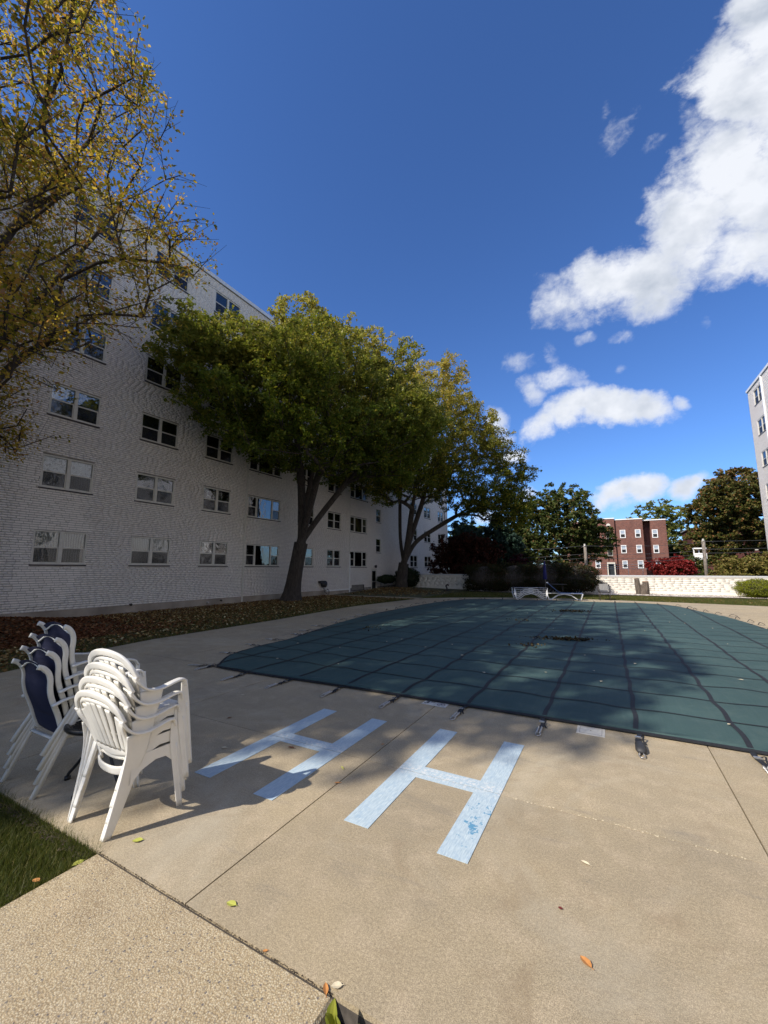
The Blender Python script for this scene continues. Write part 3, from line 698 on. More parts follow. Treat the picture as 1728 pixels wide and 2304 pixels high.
# windows
WTM = {}
def window_meshes(kind, W_):
    key = (kind, round(W_, 2))
    if key in WTM: return WTM[key]
    fr = MB(); t = 0.045; x0, x1 = -0.085, -0.012
    fr.box(x0, x1, 0, W_, 0, t).box(x0, x1, 0, W_, WH_ - t, WH_).box(x0, x1, 0, t, t, WH_ - t).box(x0, x1, W_ - t, W_, t, WH_ - t)
    if kind == 'd': units = [(t, W_ / 2 - 0.05), (W_ / 2 + 0.05, W_ - t)]; muls = [(W_ / 2 - 0.05, W_ / 2 + 0.05)]; hung = [True, True]
    elif kind == 't': a = 0.56; units = [(t, a), (a + 0.08, W_ - a - 0.08), (W_ - a, W_ - t)]; muls = [(a, a + 0.08), (W_ - a - 0.08, W_ - a)]; hung = [True, False, True]
    else: units = [(t, W_ - t)]; muls = []; hung = [True]
    for a, b in muls: fr.box(x0, x1 + 0.006, a, b, t, WH_ - t)
    sash = MB(); panes = []
    zm = WH_ * 0.5
    for (a, b), h in zip(units, hung):
        q = 0.028
        if h:
            sash.box(-0.065, -0.035, a, b, zm - 0.02, zm + 0.02).box(-0.065, -0.035, a, a + q, t, zm - .02).box(-0.065, -0.035, b - q, b, t, zm - .02).box(-0.065, -0.035, a + q, b - q, t, t + q)
            panes += [(a, b, zm + 0.02, WH_ - t, 'u'), (a + q, b - q, t + q, zm - 0.02, 'l')]
        else: panes += [(a, b, t, WH_ - t, 'c')]
    sill = MB().box(-0.05, 0.028, -0.03, W_ + 0.03, -0.045, -0.006)
    def me(mb, nm, mt):
        m_ = bpy.data.meshes.new(nm); m_.from_pydata(mb.v, [], mb.f); m_.materials.append(mt); return m_
    pm = []
    for a, b, c, d, k in panes:
        pm.append((me(MB().box(-0.056, -0.052, a, b, c, d), 'pane', M['glass']), k, (a, b, c, d)))
    WTM[key] = (me(fr, 'frame', M['cream']), me(sash, 'sash', M['cream']), me(sill, 'sill', M['darksill']), pm)
    return WTM[key]
WH_ = WH
CM = {}
def curt_mesh(rect, mat, x=-0.078):
    key = (tuple(round(v, 3) for v in rect), mat)
    if key not in CM:
        a, b, c, d = rect; m_ = bpy.data.meshes.new('curtain'); mb = MB().quad((x, a, c), (x, b, c), (x, b, d), (x, a, d)); m_.from_pydata(mb.v, [], mb.f); m_.materials.append(M[mat]); CM[key] = m_
    return CM[key]
rw = random.Random(21)
STYLE = {(0, 5.80): ('curt_white', 'curt_white', True), (0, 8.77): ('curt_white', 'curt_grey', True), (0, 11.69): ('film', 'curt_grey', True), (0, 14.27): ('film', 'curt_grey', True),
         (0, 17.97): ('film', 'room', True), (0, 20.87): ('room', 'room', False), (0, 23.48): ('curt_grey', 'room', False),
         (1, 5.80): ('film', 'curt_grey', True), (1, 8.77): ('room', 'room', False), (1, 11.69): ('film', 'room', True), (1, 14.27): ('blind', 'curt_grey', False), (1, 17.97): ('blind', 'curt_grey', False),
         (1, 20.87): ('blind', 'curt_grey', False), (1, 23.48): ('blind', 'curt_grey', False), (2, 5.80): ('room', 'room', False), (2, 8.77): ('room', 'room', False), (2, 11.69): ('room', 'room', False),
         (2, 23.48): ('blue_blind', 'room', False), (5, 11.69): ('blind', 'room', False)}
def add_window(parent, loc, kind, W_, style, rot=0.0, sfx=None):
    fm, sm, sl_, pm = window_meshes(kind, W_)
    we = empty('window', loc, rot, parent=parent)
    for nm, m_ in (('frame', fm), ('sash', sm), ('sill', sl_)):
        o = bpy.data.objects.new(nm, m_); sc.collection.objects.link(o); o.parent = we
    up, lo, fl = style
    for m_, k, rect in pm:
        o = bpy.data.objects.new('pane', m_); sc.collection.objects.link(o); o.parent = we; o.rotation_euler = (0, rw.gauss(0, 0.003), rw.gauss(0, 0.004))
        cm = up if k in 'uc' else lo
        if k == 'c' and cm == 'room' : cm = 'room'
        o2 = bpy.data.objects.new('curtain' if cm != 'room' else 'room_behind', curt_mesh(rect, cm)); sc.collection.objects.link(o2); o2.parent = we
        if k == 'l':
            o3 = bpy.data.objects.new('insect_screen', curt_mesh((rect[0], rect[1], rect[2], rect[3]), 'screenmesh', -0.040)); sc.collection.objects.link(o3); o3.parent = we
    return we
def screen_m():
    m = NT('insect screen mesh'); m.t.nodes.remove(m.b); tr = m.n('ShaderNodeBsdfTransparent'); d = m.n('ShaderNodeBsdfDiffuse'); d.inputs[0].default_value = (0.05, 0.05, 0.055, 1)
    mx = m.n('ShaderNodeMixShader'); mx.inputs[0].default_value = 0.45; m.l(tr.outputs[0], mx.inputs[1]); m.l(d.outputs[0], mx.inputs[2]); m.l(mx.outputs[0], m.out.inputs[0]); return m.m
M['screenmesh'] = screen_m()
for y0, y1, z0, z1, k, f in rects:
    st = STYLE.get((f, y0)) or rw.choice([('blind', 'room', False), ('room', 'room', False), ('curt_white', 'curt_grey', False), ('blue_blind', 'room', False), ('room', 'room', False), ('curt_grey', 'room', False)])
    add_window(bld, (0, y0 - 10, z0), k, y1 - y0, st)
# downspouts, pipes, vent, door
def dsp(y, wide, z1, x=0.05):
    return MB().box(XF + 0.004, XF + x, y - wide / 2, y + wide / 2, 0.04, z1)
bpart(dsp(14.14, 0.075, 6.9), 'downspout', M['cream']); bpart(dsp(14.14, 0.03, ZT, 0.02), 'cable_run', M['cream'])
bpart(dsp(23.44, 0.085, 2.6), 'downspout', M['white']); bpart(dsp(23.44, 0.03, ZT, 0.02), 'cable_run', M['cream'])
bpart(MB().box(XF + 0.022, XF + 0.09, 20.8, 23.40, 0.21, 0.29), 'horizontal_pipe', M['white'])
v = empty('basement_vent', parent=bld); v.matrix_parent_inverse = INVB
o = MB().box(XF - 0.085, XF - 0.01, 23.75, 23.80, 0.10, 0.44).box(XF - 0.085, XF - 0.01, 25.35, 25.40, 0.10, 0.44).box(XF - 0.085, XF - 0.01, 23.8, 25.35, 0.10, 0.14).build('frame', M['bronze'], v)
for k in range(3): MB().box(XF - 0.07, XF - 0.02, 23.8, 25.35, 0.17 + k * 0.09, 0.21 + k * 0.09).build('louvre', M['mortar'], v)
d = empty('door', parent=bld); d.matrix_parent_inverse = INVB
MB().box(XF - 0.08, XF + 0.02, 26.40, 26.47, 0, 1.56).box(XF - 0.08, XF + 0.02, 27.10, 27.22, 0, 1.56).box(XF - 0.08, XF + 0.02, 26.47, 27.10, 1.47, 1.56).build('frame', M['cream'], d)
MB().box(XF - 0.07, XF - 0.03, 26.47, 27.10, 0.02, 1.47).build('leaf', M['door'], d)
MB().box(XF - 0.03, XF + 0.0, 26.50, 27.05, 0.62, 0.68).build('push_bar', M['steel'], d)
MB().box(XF - 0.029, XF - 0.026, 26.56, 27.0, 0.75, 1.38).build('pane', M['glass'], d)
bpart(MB().tube([(XF + 0.0, 26.85, 1.80), (XF + 0.12, 26.85, 1.84)], 0.03).ball((XF + 0.14, 26.85, 1.78), 0.09, 10, 6, (1, 1, 1.4)), 'wall_lamp', M['bronze'])
o = MB().tube([(XF + 0.25, 27.35, 1.0), (XF + 0.25, 28.1, 0.62)], 0.022).tube([(XF + 0.25, 27.4, 0.98), (XF + 0.25, 27.4, 0.0)], 0.02).tube([(XF + 0.25, 28.05, 0.64), (XF + 0.25, 28.05, 0.05)], 0.02).build('door_handrail', M['blackm'], smooth=True, label='short sloping black handrail beside the dark door at the far end of the building', cat='handrail')
hr = empty('hose_reel', (XF, 20.45, 0.68), label='round black hose reel mounted low on the white brick wall with hoses hanging', cat='hose reel')
MB().tube([(0.02, -0.0, 0), (0.24, 0, 0)], 0.20, 20).build('drum', M['rubber'], hr, True)
MB().box(0, 0.22, -0.42, -0.12, 0.06, 0.20).build('bracket', M['rubber'], hr)
MB().tube(smoothpts([(0.2, -0.1, -0.15), (0.24, -0.12, -0.35), (0.18, 0.05, -0.5), (0.3, 0.25, -0.62), (0.25, 0.35, -0.4), (0.12, 0.3, -0.3)]), 0.017, 6).build('hose', M['rubber'], hr, True)
for y_, z_, m_, lb in ((5.55, 0.17, 'steel', 'small shiny spotlight on the foundation at the far left, above the brown leaf pile'), (8.9, 0.31, 'bronze', 'small dark vent cap on the foundation top below the second window'),
                       (12.2, 0.15, 'steel', 'small white outlet cover on the foundation left of the first downspout'), (12.9, 0.20, 'bronze', 'dark tap fitting on the foundation just left of the first downspout')):
    o = MB().tube([(0.0, 0, 0), (0.07, 0, 0.0)], 0.03, 10).ball((0.09, 0, -0.01), 0.045, 10, 6).build('wall_fitting', M[m_], None, True, label=lb, cat='wall fitting'); o.location = (XF + 0.015, y_, z_)
# ------------------------------------------------------------------ right apartment building
XB = 10.4
b2 = empty('apartment_building', (XB, 20, 0), label='sunlit white brick apartment block whose narrow end shows at the right edge', cat='building')
INV2 = Matrix.Translation((-XB, -20, 0))
def b2part(mb, name, mat, **kw):
    o = mb.build(name, mat, None, **kw); o.parent = b2; o.matrix_parent_inverse = INV2; return o
b2part(MB().box(XB + 0.12, 24, -20, 40.1, -0.2, 15.2), 'wall', M['texwhite'])
b2part(MB().box(XB - 0.07, 24.1, -20.1, 40.2, 15.21, 15.38), 'coping', M['white'])
ops2 = [(37.02, 38.80, z, z + 1.10) for z in SILLS] + [(33.0, 34.78, z, z + 1.10) for z in SILLS] + [(y, y + 1.78, z, z + 1.10) for z in SILLS for y in (-15, -10, -5, 0, 5, 10, 15, 20, 25, 29)]
ysb = sorted(set([-20, 40.1] + [v for r_ in ops2 for v in r_[:2]])); zsb = sorted(set([-0.2, 15.2] + [v for r_ in ops2 for v in r_[2:4]]))
mb = MB()
for a, b in zip(ysb, ysb[1:]):
    for c, dd in zip(zsb, zsb[1:]):
        if not any(p < (a + b) / 2 < q and r_ < (c + dd) / 2 < s_ for p, q, r_, s_ in ops2):
            mb.quad((XB + 0.012, a, c), (XB + 0.012, b, c), (XB + 0.012, b, dd), (XB + 0.012, a, dd))
b2part(mb, 'mortar_bed', M['texwhite'])
Bq = lay_bricks(31.0, 40.1, 3.0, 15.2, [o_ for o_ in ops2], 0.212, 0.0725, 0.0125, 0.0085, 5)
n = len(Bq); 
o = brick_mesh(Bq, 'x', 0, 0.013, 7, 'brick_courses', M['brick'], b2); me = o.data
co = np.empty(len(me.vertices) * 3, np.float32); me.vertices.foreach_get('co', co); co = co.reshape(-1, 3); co[:, 0] = XB - co[:, 0]; me.vertices.foreach_set('co', co.ravel()); me.update(); o.matrix_parent_inverse = INV2
WH_ = 1.10
for a, b, c, dd in ops2:
    if a > 36 or True:
        add_window(b2, (0, b - 20, c), 'd', 1.78, rw.choice([('blind', 'curt_grey', False), ('room', 'room', False), ('curt_white', 'curt_grey', False)]), PI)
b2part(MB().box(XB - 0.09, XB - 0.003, 36.78, 36.90, 0.0, 15.2), 'downspout', M['white'])
# ------------------------------------------------------------------ low back wall
bw = empty('low_brick_wall', (0, 30.3, 0), label='long low painted brick wall with a pale cap closing the far end of the courtyard', cat='wall')
x0w, x1w = XF + 0.03, XB + 0.1
MB().box(x0w, x1w, 0.004, 0.3, -0.25, 1.06).build('wall', M['mortarb'], bw)
MB().box(x0w, x1w, -0.03, 0.33, 1.062, 1.12).build('cap_band', M['brickb'], bw)
MB().box(x0w, x1w, -0.05, 0.35, 1.122, 1.20).build('cap', M['coping'], bw)
MB().box(x0w, x1w, -0.015, 0.0038, -0.25, 0.26).build('footing', M['brickb'], bw)
Bw = lay_bricks(x0w, x1w, 0.27, 1.06, [], 0.40, 0.112, 0.005, 0.005, 9)
brick_mesh(Bw, 'y', 0.0, 0.004, 3, 'brick_courses', M['brickb'], bw, None, jit=0.001)

# ------------------------------------------------------------------ pool cover
RW = 0.765; CW = 0.855; X0C = 0.14; Y0C = 4.88
OUT = [(-5.72, 4.78), (-4.9, 4.76), (-3.24, 4.84), (-1.5, 4.87), (0.17, 4.90), (1.9, 4.90), (2.6, 4.95), (3.3, 5.6), (3.62, 6.8), (3.72, 9.0), (3.66, 12.0), (3.54, 14.5), (3.45, 16.0), (3.28, 17.5), (2.9, 19.1), (2.45, 21.3), (1.9, 22.2), (1.0, 22.6), (0.1, 22.45),
       (-0.7, 22.3), (-2.33, 22.2), (-4.0, 22.0), (-5.63, 21.8), (-6.5, 21.2), (-6.93, 20.3), (-7.3, 18.2), (-7.38, 16.1), (-7.4, 12.9), (-7.12, 10.5), (-6.75, 8.6), (-6.45, 7.27), (-6.42, 6.41), (-6.24, 5.5)]
def covz(x, y):
    u = (x - X0C) / CW; v = (y - Y0C) / RW
    return 0.020 + 0.016 * abs(math.sin(PI * v)) * (0.5 + 0.5 * math.sin(x * 2.1)) + 0.012 * math.sin(PI * u) ** 2 + 0.004 * math.sin(x * 9 + y * 2)
def cross_x(y):
    xsn = []
    for (xa, ya), (xb, yb) in zip(OUT, OUT[1:] + OUT[:1]):
        if (ya - y) * (yb - y) < 0: xsn.append(xa + (xb - xa) * (y - ya) / (yb - ya))
    return (min(xsn), max(xsn)) if len(xsn) >= 2 else None
def cross_y(x):
    q = []
    for (xa, ya), (xb, yb) in zip(OUT, OUT[1:] + OUT[:1]):
        if (xa - x) * (xb - x) < 0: q.append(ya + (yb - ya) * (x - xa) / (xb - xa))
    return (min(q), max(q)) if len(q) >= 2 else None
cov = empty('pool_cover', (-2, 5, 0), label='dark green mesh safety cover with a black strap grid stretched over the pool', cat='pool cover')
INVC = Matrix.Translation((2, -5, 0))
def cpart(mb, name, mat, smooth=False, **kw):
    o = mb.build(name, mat, None, smooth, **kw); o.parent = cov; o.matrix_parent_inverse = INVC; return o
V = []; F = []; NYc, NXc = 230, 60
yv = np.linspace(4.781, 22.55, NYc + 1)
rowsx = []
for y in yv:
    c = cross_x(y); rowsx.append(c)
for y, c in zip(yv, rowsx):
    for i in range(NXc + 1):
        x = c[0] + (c[1] - c[0]) * i / NXc; V.append((x, y, covz(x, y)))
for j in range(NYc):
    for i in range(NXc):
        q = j * (NXc + 1) + i; F.append((q, q + 1, q + NXc + 2, q + NXc + 1))
o = fast('fabric', np.array(V), np.array(F), M['cover'], None, True); o.parent = cov; o.matrix_parent_inverse = INVC
# hem
hem = MB(); ring = smoothpts([(x, y, 0) for x, y in OUT] + [(OUT[0][0], OUT[0][1], 0)], 5)
hem.tube([(p.x, p.y, 0.020) for p in ring], 0.026, 6, 0.55, up=(0, 0, 1)); cpart(hem, 'hem', M['strap'])
def wob(s, ph): return 0.008 * math.sin(s * 2 * PI / RW + ph) + 0.006 * math.sin(s * 1.7 + ph * 2)
def ribbon(path, wd):
    A, Bb = [], []
    for i, p in enumerate(path):
        t = Vector(path[min(i + 1, len(path) - 1)]) - Vector(path[max(i - 1, 0)]); t.z = 0; t.normalize(); s_ = Vector((-t.y, t.x, 0)) * wd / 2
        A.append(Vector(p) + s_); Bb.append(Vector(p) - s_)
    return MB().strip(A, Bb)
anchors = []
cols = [X0C + CW * k for k in range(-8, 5)]
for k, xc in enumerate(cols):
    c = cross_y(xc + 0.0001)
    if not c: continue
    ya, yb = c
    path = [(xc + wob(y, k), y, covz(xc, y) + 0.006) for y in np.arange(ya, yb, 0.09)]
    cpart(ribbon(path, 0.046), 'strap', M['strap'])
    anchors.append(((xc, ya), (0, -1))); anchors.append(((xc, yb), (0, 1)))
for k in range(1, 23):
    yc = Y0C + RW * k; c = cross_x(yc + 0.0001)
    if not c: continue
    path = [(x, yc + 0.3 * wob(x, k), covz(x, yc) + 0.0075) for x in np.arange(c[0], c[1], 0.12)]
    cpart(ribbon(path, 0.025), 'strap', M['strap'])
    anchors.append(((c[0], yc), (-1, 0))); anchors.append(((c[1], yc), (1, 0)))
anchors.append(((-5.75, 4.8), (-0.8, -0.3)))
ra = random.Random(9)
LREF = None
for (ax, ay), (dx, dy) in anchors:
    near = (dy < 0); Ld = ra.uniform(0.30, 0.36) if near else ra.uniform(0.2, 0.5)
    ang = math.atan2(dy, dx) + (ra.gauss(0, 0.02) if near else ra.gauss(0, 0.12))
    a = empty('anchor_strap', (ax + 2, ay - 5, 0.0), ang, parent=cov)
    def lift(t): return 0.012 + (0.0 if near else 0.03 * abs(math.sin(t * 5 + ax)) * (1 - t))
    path = [(Ld * t, 0.012 * math.sin(t * 6 + ax * 3), lift(t) + 0.010 * (1 - t)) for t in np.linspace(0, 1, 9)]
    ribbon(path, 0.045).build('webbing', M['strap'], a)
    if near or ay < 14:
        MB().box(Ld * 0.42, Ld * 0.42 + 0.022, -0.03, 0.03, 0.018, 0.030).build('buckle', M['steel'], a)
        if abs(ax - (X0C)) < 0.1 and near:
            MB().tube([(Ld - 0.02, 0, 0.028), (Ld + 0.02, 0, 0.030), (Ld + 0.15, 0, 0.030), (Ld + 0.19, 0, 0.022)], [0.03, 0.042, 0.045, 0.03], 10, 0.6).build('spring_sleeve', M['rubber'], a, True)
            sx0 = Ld + 0.17
        else: sx0 = Ld
        sp = MB()
        for s_ in (-0.014, 0.014):
            pts = [(sx0 - 0.02 + q * 0.16 / 40, s_ + 0.011 * math.cos(q * 1.9), 0.02 + 0.011 * math.sin(q * 1.9)) for q in range(41)] if near else [(sx0, s_, 0.02), (sx0 + 0.15, s_, 0.02)]
            if abs(ax - X0C) < 0.1 and near: pts = [(sx0, s_, 0.02), (sx0 + 0.06, s_, 0.02)]
            sp.tube(pts, 0.0035 if near else 0.007, 5)
        ex = sx0 + (0.06 if (abs(ax - X0C) < 0.1 and near) else 0.14)
        sp.tube(smoothpts([(ex - 0.02, -0.02, 0.02), (ex + 0.03, -0.022, 0.016), (ex + 0.055, 0, 0.014), (ex + 0.03, 0.022, 0.016), (ex - 0.02, 0.02, 0.02)], 4), 0.0045, 6)
        sp.build('spring', M['steel'], a, True)
        # loose strap tail
        MB().tube(smoothpts([(Ld * 0.4, 0.02, 0.025), (Ld * 0.55, 0.04, 0.05), (Ld * 0.72, 0.03, 0.03), (Ld * 0.85, 0.05, 0.012)], 4), 0.008, 5, 0.4).build('strap_tail', M['strap'], a, True)
    else:
        MB().tube(smoothpts([(Ld * 0.5, 0, 0.02), (Ld * 0.7, 0.03, 0.08), (Ld, 0.0, 0.03)], 4), 0.014, 5, 0.4).build('strap_tail', M['strap'], a, True)

# painted letters
def letter(xa, ya, yb, bx, label, mat):
    mb = MB(); z = 0.004; wd = 0.18
    jt = 3.17; hw = 0.0
    for x in (xa, xa + bx): mb.box(x, x + wd, ya, jt - 0.004, 0.0015, z); mb.box(x, x + wd, jt + 0.003, yb, 0.0015, z)
    mb.box(xa + wd, xa + bx, 3.105, jt - 0.004, 0.0015, z); mb.box(xa + wd, xa + bx, jt + 0.003, 3.29, 0.0015, z)
    return mb.build('painted_letter', mat, label=label, cat='painted letter')
letter(-2.99, 2.33, 4.02, 0.645, 'pale blue letter H painted in dappled shade nearest the white plastic chairs', M['paint1'])
letter(-1.60, 2.385, 4.10, 0.635, 'sunlit pale blue letter H with darker blue patches peeling through its right leg', M['paint2'])
# depth marker tiles and skimmer lid
def textmesh(s, size, loc, rot, name, mat, parent, ex=0.0006):
    cu_ = bpy.data.curves.new(name, 'FONT'); cu_.body = s; cu_.size = size; cu_.extrude = ex; cu_.align_x = 'CENTER'; cu_.align_y = 'CENTER'; cu_.offset = size * 0.012
    o_ = bpy.data.objects.new(name, cu_); sc.collection.objects.link(o_); bpy.context.view_layer.update()
    me_ = bpy.data.meshes.new_from_object(o_); bpy.data.objects.remove(o_); me_.name = name
    me_.materials.clear(); q = link(name, me_, mat, parent, loc=loc); q.rotation_euler = rot; return q
dm = empty('depth_marker', (-1.925, 4.79, 0), R(-2), label='white depth marker tile reading 3 FT at the edge of the pool cover', cat='depth marker')
MB().cbox(-0.15, -0.002, -0.065, 0.065, 0.001, 0.006, 0.001).build('tile', M['tile'], dm)
textmesh('3', 0.125, (-0.105, 0.0, 0.0068), (0, 0, 0), 'numeral', M['ink'], dm)
textmesh('FT', 0.045, (-0.04, 0.032, 0.0068), (0, 0, 0), 'lettering', M['ink'], dm)
nd = empty('no_diving_marker', (-1.925, 4.79, 0), R(-2), label='small square white tile with a round no diving sign beside the 3 FT marker', cat='depth marker')
MB().cbox(0.002, 0.15, -0.065, 0.065, 0.001, 0.006, 0.001).build('tile', M['tile'], nd)
rg = MB(); c0 = Vector((0.076, 0, 0)); 
A_ = [c0 + Vector((0.050 * math.cos(t), 0.050 * math.sin(t), 0.0066)) for t in np.linspace(0, 2 * PI, 33)]; B_ = [c0 + Vector((0.042 * math.cos(t), 0.042 * math.sin(t), 0.0066)) for t in np.linspace(0, 2 * PI, 33)]
rg.strip(A_, B_); rg.quad(*[(c0.x + a * 0.7071 - b * 0.7071, a * 0.7071 + b * 0.7071, 0.0067) for a, b in ((-0.045, -0.004), (0.045, -0.004), (0.045, 0.004), (-0.045, 0.004))]); rg.build('prohibition_ring', M['inkred'], nd)
dv = MB(); dv.prism([(0.06, 0.02), (0.07, 0.028), (0.078, 0.02), (0.07, 0.012)], 0.006, 0.0064).prism([(0.055, -0.002), (0.075, 0.012), (0.098, -0.012), (0.092, -0.018), (0.074, 0.0), (0.06, -0.010)], 0.006, 0.0064).build('diver_symbol', M['ink'], nd)
sk = empty('skimmer_lid', (-0.265, 4.77, 0), label='plain square cream skimmer lid set in the deck beside the pool cover', cat='lid')
MB().cbox(-0.125, 0.125, -0.115, 0.105, 0.0005, 0.005, 0.002).build('plate', M['lid'], sk)
r_ = MB()
for a, b, c, d_ in ((-0.10, 0.10, -0.092, -0.088), (-0.10, 0.10, 0.078, 0.082), (-0.10, -0.096, -0.088, 0.078), (0.096, 0.10, -0.088, 0.078)): r_.box(a, b, c, d_, 0.005, 0.0058)
r_.ball((0, 0, 0.005), 0.006, 8, 4).build('moulded_rim', M['found'], sk)

# ------------------------------------------------------------------ plastic armchairs (stack of four)
def bezel(mb, pts, w_, t_, up, n=6, sub=5, power=0.45):
    pp = smoothpts(pts, sub) if len(pts) > 2 else [Vector(p) for p in pts]
    if isinstance(w_, (list, tuple)):
        ww = []
        m_ = len(pts) - 1
        for i in range(len(pp)):
            t = i / (len(pp) - 1) * m_; a = min(int(t), m_ - 1); ww.append(w_[a] + (w_[a + 1] - w_[a]) * (t - a))
    else: ww = [w_] * len(pp)
    mb.tube(pp, [x / 2 for x in ww], 12, [t_ / x for x in ww], up=up, power=power); return mb
def make_plastic():
    t = empty('plastic_armchair')
    def hw(z):      # half width of the back at height z
        return 0.185 + 0.085 * max(0, min(1, (z - 0.42) / 0.28))
    def by(z): return 0.125 - 0.42 * (z - 0.40)    # back leans towards -y
    # back rim: from the arm up over the arch and down
    rim = []
    N = 17
    arm_l = [(-0.275, 0.34, 0.600), (-0.285, 0.20, 0.580), (-0.285, 0.08, 0.605), (-0.268, 0.02, 0.665)]
    arch = [(-0.235, -0.01, 0.735), (-0.165, -0.03, 0.785), (-0.08, -0.04, 0.806), (0, -0.043, 0.812)]
    left = arm_l + arch; right = [(-x, y, z) for x, y, z in reversed(left[:-1])]
    mb = MB(); bezel(mb, [left[3]] + arch + [(-x, y, z) for x, y, z in reversed([left[3]] + arch[:-1])], 0.044, 0.020, up=(0, 1, 0.25), sub=6); mb.build('back_rim', M['plast'], t, True)
    # inner contour of the back panel: rim 2 and slats
    def P(u, z): return (u, by(z) - 0.028 * (1 - (u / 0.26) ** 2) + 0.02, z)
    mb = MB(); pts = [P(-0.172, 0.43), P(-0.195, 0.52), P(-0.228, 0.62), P(-0.228, 0.68), P(-0.19, 0.730), P(-0.10, 0.762), P(0, 0.772), P(0.10, 0.762), P(0.19, 0.730), P(0.228, 0.68), P(0.228, 0.62), P(0.195, 0.52), P(0.172, 0.43)]
    bezel(mb, pts, 0.020, 0.012, up=(0, 1, 0.2)); mb.build('back_panel_edge', M['plast'], t, True)
    for k in range(7):
        u0 = (k - 3) * 0.049; u1 = (k - 3) * 0.066; zt = 0.765 - 0.45 * (u1 * 2.2) ** 2
        mb = MB(); bezel(mb, [P(u0, 0.455), P(u0 * 1.1, 0.55), P(u1 * 0.95, 0.65), P(u1, zt)], [0.043, 0.045, 0.057, 0.056], 0.010, up=(0, 1, 0.2), power=0.6); mb.build('back_slat', M['plast'], t, True)
    for s_ in (-1, 1):
        mb = MB(); bezel(mb, [(s_ * 0.165, 0.135, 0.34), P(s_ * 0.178, 0.45), P(s_ * 0.205, 0.55), (s_ * 0.243, 0.02, 0.64), (s_ * 0.262, 0.015, 0.69)], [0.055, 0.055, 0.055, 0.05, 0.04], 0.016, up=(0, 1, 0.2)); mb.build('back_post', M['plast'], t, True)
        a = [(s_ * 0.262, 0.005, 0.675), (s_ * 0.266, 0.045, 0.618), (s_ * 0.268, 0.10, 0.580), (s_ * 0.266, 0.18, 0.570), (s_ * 0.258, 0.29, 0.588), (s_ * 0.252, 0.345, 0.590), (s_ * 0.249, 0.368, 0.572), (s_ * 0.248, 0.376, 0.54)]
        mb = MB(); bezel(mb, a, [0.040, 0.044, 0.050, 0.052, 0.050, 0.046, 0.044, 0.044], 0.016, up=(0, 0.25, 1)); mb.build('armrest', M['plast'], t, True)
        # front leg: angled blade
        q = lambda x, y, z: (s_ * x, y, z)
        mb = MB(); bezel(mb, [q(0.247, 0.370, 0.572), q(0.249, 0.385, 0.42), q(0.249, 0.415, 0.22), q(0.249, 0.45, 0.0)], [0.046, 0.066, 0.052, 0.040], 0.012, up=(1, 0, 0), power=0.5)
        bezel(mb, [q(0.243, 0.392, 0.42), q(0.243, 0.424, 0.22), q(0.242, 0.458, 0.0)], [0.030, 0.030, 0.034], 0.012, up=(0, 1, 0), power=0.5); mb.build('leg', M['plast'], t, True)
        # rear leg: wide blade flaring at the top into the side
        mb = MB(); bezel(mb, [q(0.264, 0.125, 0.575), q(0.252, 0.125, 0.47), q(0.235, 0.095, 0.33), q(0.218, 0.050, 0.15), q(0.205, 0.008, 0.0)], [0.16, 0.135, 0.095, 0.070, 0.045], 0.012, up=(1, 0, 0), power=0.5)
        bezel(mb, [q(0.190, 0.115, 0.42), q(0.198, 0.068, 0.26), q(0.192, 0.022, 0.10), q(0.187, -0.006, 0.0)], [0.045, 0.050, 0.046, 0.040], 0.012, up=(0, 1, 0.2), power=0.5); mb.build('leg', M['plast'], t, True)
        # side apron between the legs
        A = [q(0.246, y, z) for y, z in ((0.10, 0.43), (0.18, 0.43), (0.27, 0.43), (0.33, 0.43), (0.385, 0.43))]; Bp = [q(0.243, y, z) for y, z in ((0.10, 0.27), (0.17, 0.335), (0.26, 0.365), (0.33, 0.36), (0.395, 0.30))]
        mb = MB().strip(A, Bp); mb.strip([(v[0] - s_ * 0.006, v[1], v[2]) for v in A], [(v[0] - s_ * 0.006, v[1], v[2]) for v in Bp]); mb.strip([(v[0] - s_ * 0.006, v[1], v[2]) for v in Bp], Bp); mb.build('side_apron', M['plast'], t)
    # lower back cross bars
    mb = MB(); bezel(mb, [P(-0.175, 0.45), P(0, 0.425), P(0.175, 0.45)], 0.045, 0.012, up=(0, 1, 0.2)); bezel(mb, [(-0.185, 0.13, 0.345), (-0.1, 0.105, 0.325), (0, 0.10, 0.318), (0.1, 0.105, 0.325), (0.185, 0.13, 0.345)], 0.052, 0.014, up=(0, 1, 0.2)); mb.build('back_crossbar', M['plast'], t, True)
    # seat: dished sheet with thickness and front roll
    mb = MB(); rows = []
    for j in range(9):
        v = j / 8; y = 0.115 + v * 0.30; zz = 0.40 + 0.035 * v - (0.03 * max(0, v - 0.85) / 0.15 if v > 0.85 else 0); hwid = 0.185 + 0.056 * min(1, v * 1.6)
        rows.append([(hwid * u, y, zz - 0.018 * (1 - u * u) * math.sin(PI * min(1, v + .1)) ) for u in np.linspace(-1, 1, 9)])
    for a, b in zip(rows, rows[1:]): mb.strip(a, b)
    for a, b in zip(rows, rows[1:]): mb.strip([(x, y, z - 0.006) for x, y, z in a], [(x, y, z - 0.006) for x, y, z in b])
    mb.strip(rows[-1], [(x, y + 0.004, z - 0.05) for x, y, z in rows[-1]]); mb.build('seat', M['plast'], t, True)
    return t
PL = ['bottom chair of the stack of white plastic armchairs, its feet on the deck', 'second chair from the bottom in the stack of white plastic armchairs',
      'third chair from the bottom in the stack of white plastic armchairs', 'topmost chair of the stack of white plastic armchairs with its seat open to the sun']
pc = make_plastic()
